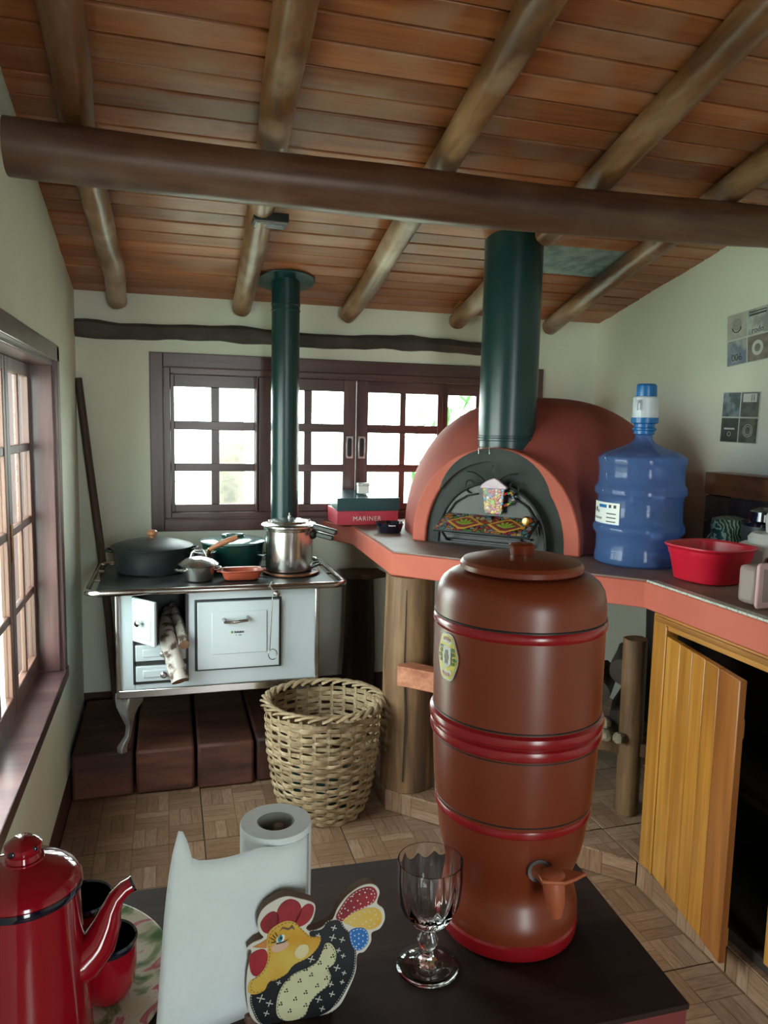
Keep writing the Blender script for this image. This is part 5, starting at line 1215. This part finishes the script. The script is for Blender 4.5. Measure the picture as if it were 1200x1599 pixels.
# painted wooden hen, the cut-out front of the roll holder
HY = .868
hen = thing('hen_towel_holder', 'painted wooden hen cut-out holding the kitchen paper roll', 'towel holder', (.165, HY, ZTB + .0006), radians(-3))
# picture frame of the hen: pixel-like drawing units -> metres (u right, v up)
KU = .000765
def hv(x, y): return ((x - 480) * KU, max((1599 - y) * KU + .0135, .0003))
def catmull(pts, n=6, closed=True):
    out = []; L = len(pts)
    for i in range(L):
        p0, p1, p2, p3 = pts[i - 1], pts[i], pts[(i + 1) % L], pts[(i + 2) % L]
        for k in range(n):
            t_ = k / n
            out.append(tuple(.5 * ((2 * p1[j]) + (-p0[j] + p2[j]) * t_ + (2 * p0[j] - 5 * p1[j] + 4 * p2[j] - p3[j]) * t_ ** 2 + (-p0[j] + 3 * p1[j] - 3 * p2[j] + p3[j]) * t_ ** 3) for j in (0, 1)))
    return out
RXm = Matrix.Rotation(pi / 2, 4, 'X')
def cut(name, pts, z0, z1, mat_, par=None, smoothp=True, n=5):
    pp = [hv(*p) for p in pts]
    if smoothp: pp = catmull(pp, n)
    return P(name, M().prism(pp, z0, z1, RXm), mat_, par or hen)
def dashes(name, pts, z, mat_, dash=3.0, gap=3.2, wdt=1.5, closed=True):
    pp = catmull(pts, 8) if closed else pts; mb = M(); acc = 0; on_ = True; seg = [pp[0]]
    L = len(pp); rng = range(L if closed else L - 1)
    for i in rng:
        a, b = Vector(pp[i]).to_2d(), Vector(pp[(i + 1) % L]).to_2d(); d = (b - a).length
        if d < 1e-6: continue
        s = 0
        while s < d:
            lim = (dash if on_ else gap) - acc; stp = min(lim, d - s)
            if on_ and stp > .4:
                p, q = a + (b - a) * (s / d), a + (b - a) * ((s + stp) / d); nn = Vector((-(q - p).y, (q - p).x)).normalized() * wdt / 2
                mb.prism([hv(*(p - nn)), hv(*(q - nn)), hv(*(q + nn)), hv(*(p + nn))], z, z + .0003, RXm)
            s += stp; acc += stp
            if acc >= (dash if on_ else gap) - 1e-6: on_ = not on_; acc = 0
    o = P(name, mb, mat_, hen, smooth=False); o['kind'] = 'stuff'; return o
def marks(name, polys, z, mat_):
    mb = M()
    for p in polys: mb.prism([hv(*q) for q in p], z, z + .0003, RXm)
    o = P(name, mb, mat_, hen, smooth=False); o['kind'] = 'stuff'; return o
outline = [(396, 1452), (394, 1432), (402, 1414), (420, 1402), (440, 1397), (462, 1404), (482, 1413), (487, 1424), (482, 1444), (472, 1456), (480, 1463), (497, 1459), (515, 1448), (524, 1428), (540, 1408), (563, 1394), (583, 1394), (594, 1408), (590, 1428), (601, 1440), (604, 1458), (596, 1474), (582, 1480), (581, 1496), (570, 1512), (558, 1516),
           (556, 1545), (545, 1575), (528, 1605), (500, 1640), (440, 1655), (400, 1630), (382, 1596), (376, 1560), (377, 1520), (384, 1485), (376, 1479), (386, 1470), (403, 1464)]
ol = [(p[0] + 0, p[1]) for p in outline]
P('board', M().prism(catmull([hv(p[0] + 0, p[1] - 1) for p in ol], 4), -.012, 0, RXm), MT['mdf'], hen, 'brown edge of the thick board')
cut('painted_border', outline, 0, .0006, MT['cream'], n=4)
Z = .0006
blk = paint('hen_black', (.010, .011, .016), .4); redp = paint('hen_red', (.36, .018, .028), .4, var=(.20, .008, .018), vs=26); yelp = paint('hen_yellow', (.66, .46, .09), .4, var=(.60, .30, .02), vs=16)
crm = paint('hen_cream', (.66, .66, .42), .45, var=(.58, .58, .36), vs=14); orp = paint('hen_orange', (.55, .22, .06), .4); bl = paint('hen_blue', (.02, .16, .50), .4); yl2 = paint('hen_tail_yellow', (.72, .40, .03), .4, var=(.70, .50, .14), vs=20)
body_pts = [(478, 1464), (497, 1462), (510, 1450), (528, 1450), (536, 1464), (548, 1478), (550, 1494), (556, 1510), (554, 1545), (542, 1572), (524, 1600), (495, 1632), (440, 1648), (402, 1620), (386, 1590), (383, 1560), (410, 1542), (440, 1520), (460, 1500), (480, 1485)]
cut('body_paint', body_pts, Z, Z + .0004, blk)
tail_r = [(521, 1444), (531, 1424), (546, 1406), (566, 1397), (583, 1399), (590, 1412), (584, 1426), (566, 1434), (548, 1440), (533, 1452)]
tail_y = [(533, 1452), (548, 1441), (568, 1435), (588, 1436), (598, 1448), (597, 1464), (584, 1473), (566, 1470), (548, 1463)]
tail_b = [(544, 1474), (552, 1468), (566, 1468), (575, 1478), (576, 1494), (567, 1506), (556, 1507), (548, 1496)]
cut('tail_feather', tail_r, Z, Z + .0005, redp)['label'] = 'red spotted tail feather'; cut('tail_feather', tail_y, Z, Z + .0007, yl2)['label'] = 'yellow spotted tail feather'; cut('tail_feather', tail_b, Z, Z + .0009, bl)['label'] = 'blue spotted tail feather'
for pts in ([(402, 1452), (398, 1438), (408, 1424), (420, 1420), (428, 1430), (424, 1450), (412, 1457)], [(426, 1448), (424, 1424), (432, 1408), (446, 1402), (460, 1410), (464, 1426), (456, 1444), (440, 1452)], [(452, 1446), (462, 1424), (474, 1414), (484, 1420), (482, 1436), (472, 1448), (460, 1452)]):
    cut('comb_lobe', pts, Z, Z + .0006, redp)
cut('wattle', [(381, 1510), (381, 1492), (392, 1484), (405, 1484), (410, 1496), (406, 1514), (394, 1528), (385, 1524)], Z, Z + .0011, redp)
head = [(408, 1470), (412, 1454), (424, 1444), (440, 1439), (454, 1444), (466, 1458), (480, 1472), (496, 1475), (492, 1492), (476, 1508), (452, 1518), (440, 1532), (424, 1540), (412, 1542), (404, 1556), (388, 1560), (378, 1552), (382, 1536), (396, 1528), (406, 1510), (410, 1490)]
cut('head_paint', head, Z, Z + .0008, yelp)
cut('beak', [(386, 1477), (398, 1472), (409, 1466), (408, 1482), (398, 1480)], Z, Z + .0010, orp, smoothp=False)
wing = [(504, 1488), (514, 1490), (522, 1506), (520, 1524), (510, 1534), (514, 1548), (508, 1564), (492, 1576), (480, 1590), (470, 1612), (444, 1622), (426, 1604), (425, 1576), (434, 1552), (452, 1534), (476, 1526), (490, 1518), (498, 1502)]
cut('wing_paint', wing, Z, Z + .0009, crm)
cut('eye_white', [(424, 1470), (428, 1463), (436, 1462), (437, 1468), (434, 1473), (426, 1474)], Z, Z + .0012, MT['white']); cut('iris', [(426, 1467), (431, 1461), (434, 1467), (431, 1473), (427, 1473)], Z, Z + .0014, paint('hen_iris', (.04, .28, .34), .3)); cut('pupil', [(429, 1467), (431, 1464), (433, 1467), (431, 1470)], Z, Z + .0016, blk)
cut('cheek', [(416, 1484), (424, 1474), (438, 1473), (444, 1480), (436, 1488), (422, 1491)], Z, Z + .0011, paint('hen_cheek', (.70, .45, .32), .5)); cut('cheek', [(454, 1494), (462, 1484), (474, 1486), (476, 1498), (466, 1508), (456, 1504)], Z, Z + .0011, paint('hen_cheek_pale', (.72, .64, .36), .5))
marks('eyelash', [[(423, 1466), (418, 1459), (417, 1460), (422, 1467)], [(422, 1469), (414, 1464), (414, 1465), (421, 1470)], [(426, 1463), (422, 1455), (421, 1456), (425, 1464)], [(423, 1471), (415, 1473), (415, 1474), (423, 1473)], [(423, 1475), (437, 1473), (444, 1470), (437, 1475), (424, 1477)]], Z + .0014, blk)
marks('brow', [[(429, 1455), (434, 1448), (444, 1452), (449, 1446), (454, 1456), (448, 1452), (443, 1455), (434, 1451)]], Z + .0012, MT['mdf'])
dashes('stitching', [(x + (2 if x < 470 else -2), y - 1) for x, y in body_pts], Z + .0004, MT['cream'], 2.2, 2.4, 1.0)
dashes('stitching', [(x + (479 - x) * .05, y + (1500 - y) * .05) for x, y in head], Z + .0008, MT['mdf'], 3, 3, 1.0)
dashes('stitching', [(x + (480 - x) * .04, y + (1555 - y) * .04) for x, y in wing], Z + .0009, blk, 3, 3, 1.0)
for pts, dz, c in ((tail_r, .0005, (556, 1424)), (tail_b, .0009, (561, 1488))): dashes('stitching', [(x + (c[0] - x) * .12, y + (c[1] - y) * .12) for x, y in pts], Z + dz, MT['white'], 3, 3, 1.1)
def dot(x, y, r): return [(x + r * cos(a), y + r * sin(a)) for a in [2 * pi * k / 7 for k in range(7)]]
marks('dots', [dot(x, y, 1.3) for x, y in ((530, 1438), (536, 1430), (541, 1434), (546, 1418), (551, 1430), (557, 1419), (562, 1425), (569, 1406), (572, 1415), (548, 1410), (580, 1410), (575, 1424), (560, 1408))], Z + .0005, MT['white'])
marks('dots', [dot(x, y, 1.3) for x, y in ((545, 1456), (552, 1450), (560, 1444), (568, 1440), (578, 1442), (588, 1448), (592, 1456), (586, 1464), (578, 1468), (572, 1458), (580, 1456), (586, 1440), (566, 1462))], Z + .0007, MT['cream'])
marks('dots', [dot(x, y, 1.3) for x, y in ((553, 1480), (560, 1478), (567, 1482), (553, 1490), (560, 1486), (567, 1492), (560, 1496), (556, 1500))], Z + .0009, MT['white'])
cr_p = []
for x, y, s in ((518, 1462, 5), (516, 1479, 6), (532, 1485, 5), (526, 1503, 4), (534, 1514, 4), (524, 1534, 6), (536, 1545, 4), (514, 1562, 5), (533, 1561, 4), (516, 1580, 5), (494, 1586, 6), (481, 1512, 6), (399, 1569, 7), (413, 1580, 6), (428, 1546, 4), (492, 1472, 4), (408, 1597, 5), (500, 1604, 5)):
    for a in (.35, .35 + pi / 2):
        dx, dy = cos(a) * s, sin(a) * s; nx, ny = -sin(a) * .8, cos(a) * .8
        cr_p.append([(x - dx - nx, y - dy - ny), (x + dx - nx, y + dy - ny), (x + dx + nx, y + dy + ny), (x - dx + nx, y - dy + ny)])
marks('cross_marks', cr_p, Z + .0004, MT['cream'])
marks('clover_dots', [dot(x + dx, y + dy, 1.5) for x, y in ((504, 1494), (516, 1511), (495, 1520), (472, 1528), (508, 1530), (443, 1541), (481, 1539), (462, 1547), (506, 1549), (440, 1561), (491, 1560), (472, 1569), (455, 1578), (431, 1583), (472, 1592), (446, 1598)) for dx, dy in ((-2, 2), (2, 2), (1, -2))], Z + .0009, blk)
P('base', M().prism([(-.080, .0015), (.030, .001), (.034, .06), (.010, .125), (-.085, .125), (-.095, .06)], -.0004, .0105), MT['mdf'], hen, bevel=.002)
P('peg', M().lathe([(0, .0105), (.009, .0105), (.009, .215), (.006, .222), (0, .222)], n=20, c=(-.034, .0725, 0)), MT['mdf'], hen)

# ================================================================== PLATE, MUGS AND COFFEE POT
m_, nt_, b_ = base_mat('floral_print_plate')
v_, _ = coords(nt_, (1, 1, 1), rand=False)
nn = N(nt_, 'ShaderNodeTexNoise'); nn.inputs['Scale'].default_value = 13; nn.inputs['Detail'].default_value = 5; nn.inputs['Distortion'].default_value = 2.2; nt_.links.new(v_, nn.inputs['Vector'])
n2_ = N(nt_, 'ShaderNodeTexNoise'); n2_.inputs['Scale'].default_value = 7; n2_.inputs['Detail'].default_value = 2; n2_.inputs['Distortion'].default_value = 1.4
mp_ = N(nt_, 'ShaderNodeMapping'); mp_.inputs['Location'].default_value = (3.1, 7.7, 1); nt_.links.new(v_, mp_.inputs[0]); nt_.links.new(mp_.outputs[0], n2_.inputs['Vector'])
c1_ = ramp(nt_, nn.outputs[0], [(.34, (.08, .17, .07)), (.42, (.28, .34, .20)), (.48, (.60, .58, .44)), (.56, (.64, .60, .50)), (.60, (.52, .12, .17)), (.68, (.62, .36, .34))])
c2_ = ramp(nt_, n2_.outputs[0], [(.40, (.62, .62, .52)), (.52, (1, 1, 1))])
mx_ = N(nt_, 'ShaderNodeMix', data_type='RGBA', blend_type='MULTIPLY'); mx_.inputs[0].default_value = .6; nt_.links.new(c1_, mx_.inputs[6]); nt_.links.new(c2_, mx_.inputs[7])
finish(nt_, b_, mx_.outputs[2], .22, None, 0)
t = thing('floral_plate', 'large round plate with pink flower and green leaf print under the coffee pot', 'plate', (-.192, .990, ZTB + .0008))
P('plate', M().lathe([(0, 0), (.120, 0), (.150, .004), (.188, .014), (.190, .016), (.186, .017), (.150, .008), (0, .007)], n=72), m_, t)
def mug(lab, x, y, h, r):
    t = thing('enamel_mug', lab, 'mug', (x, y, ZTB + .0095), radians(150), 'red enamel mugs on the floral plate')
    P('cup', M().lathe([(0, 0), (r * .66, 0), (r * .76, .004), (r * .93, h * .3), (r * .98, h * .6), (r * .96, h * .9), (r * .97, h)], n=44), MT['redenamel'], t)
    P('inside', M().lathe([(r * .94, h), (r * .93, h * .85), (r * .94, h * .5), (r * .85, h * .2), (r * .6, .008), (0, .006)], n=44), MT['blackenamel'], t)
    P('rim', M().lathe([(r * .93, h - .001), (r * .99, h - .006), (r * 1.02, h), (r * .97, h + .003), (r * .92, h + .001)], n=44, closed=True), MT['blackenamel'], t)
    P('handle', M().tube([(r * .95, 0, h * .82), (r * 1.45, 0, h * .80), (r * 1.6, 0, h * .55), (r * 1.4, 0, h * .3), (r * .93, 0, h * .28)], .0045, n=8, flat=1.4), MT['redenamel'], t)
mug('red enamel mug with black inside half hidden by the coffee pot spout', -.0835, .962, .076, .0375)
mug('red enamel mug with black inside farther back behind the coffee pot', -.121, 1.058, .076, .0400)
t = thing('coffee_pot', 'tall red enamel coffee pot with curved spout at the left edge', 'coffee pot', (-.161, .872, ZTB + .0095))
P('body', M().lathe([(0, 0), (.066, 0), (.070, .004), (.069, .03), (.064, .10), (.0595, .170), (.0580, .214), (.056, .214), (0, .20)], n=64), MT['redenamel'], t)
P('rim', M().lathe([(.0575, .210), (.0605, .212), (.0615, .216), (.0600, .220), (.0560, .219)], n=64, closed=True), MT['blackenamel'], t)
l = P('lid', M().lathe([(.0590, .2195), (.0610, .222), (.0600, .226), (.0530, .234), (.040, .2425), (.026, .248), (.0215, .250), (.0215, .252), (0, .253)], n=64), MT['redenamel'], t)
P('lid_knob', M().lathe([(.0, .250), (.019, .251), (.0175, .258), (.0200, .263), (.0195, .268), (.012, .274), (0, .275)], n=32), MT['redenamel'], l)
P('chip_mark', M().sphere((.014, -.0130, .267), .0036, 8, 6, (1, .4, .8)), MT['blackenamel'], l)
P('chip_mark', M().sphere((-.008, -.0178, .265), .0045, 8, 6, (1, .4, .8)), MT['blackenamel'], l)
sp = P('spout', M().tube([(.046, .002, .112), (.062, .003, .118), (.078, .005, .134), (.0865, .007, .155), (.0900, .009, .168), (.0960, .011, .181), (.106, .013, .190), (.115, .015, .193)], [.0270, .0255, .0200, .0155, .0120, .0098, .0090, .0090], n=22, cap=False), MT['redenamel'], t)
P('spout_lip', M().tube([(.1135, .0147, .1925), (.1160, .0152, .1935)], [.0094, .0097], n=22), MT['blackenamel'], sp)
P('handle', M().tube([(-.055, -.01, .19), (-.10, -.02, .20), (-.125, -.02, .15), (-.115, -.02, .08), (-.066, -.01, .05)], .007, n=10), MT['redenamel'], t)
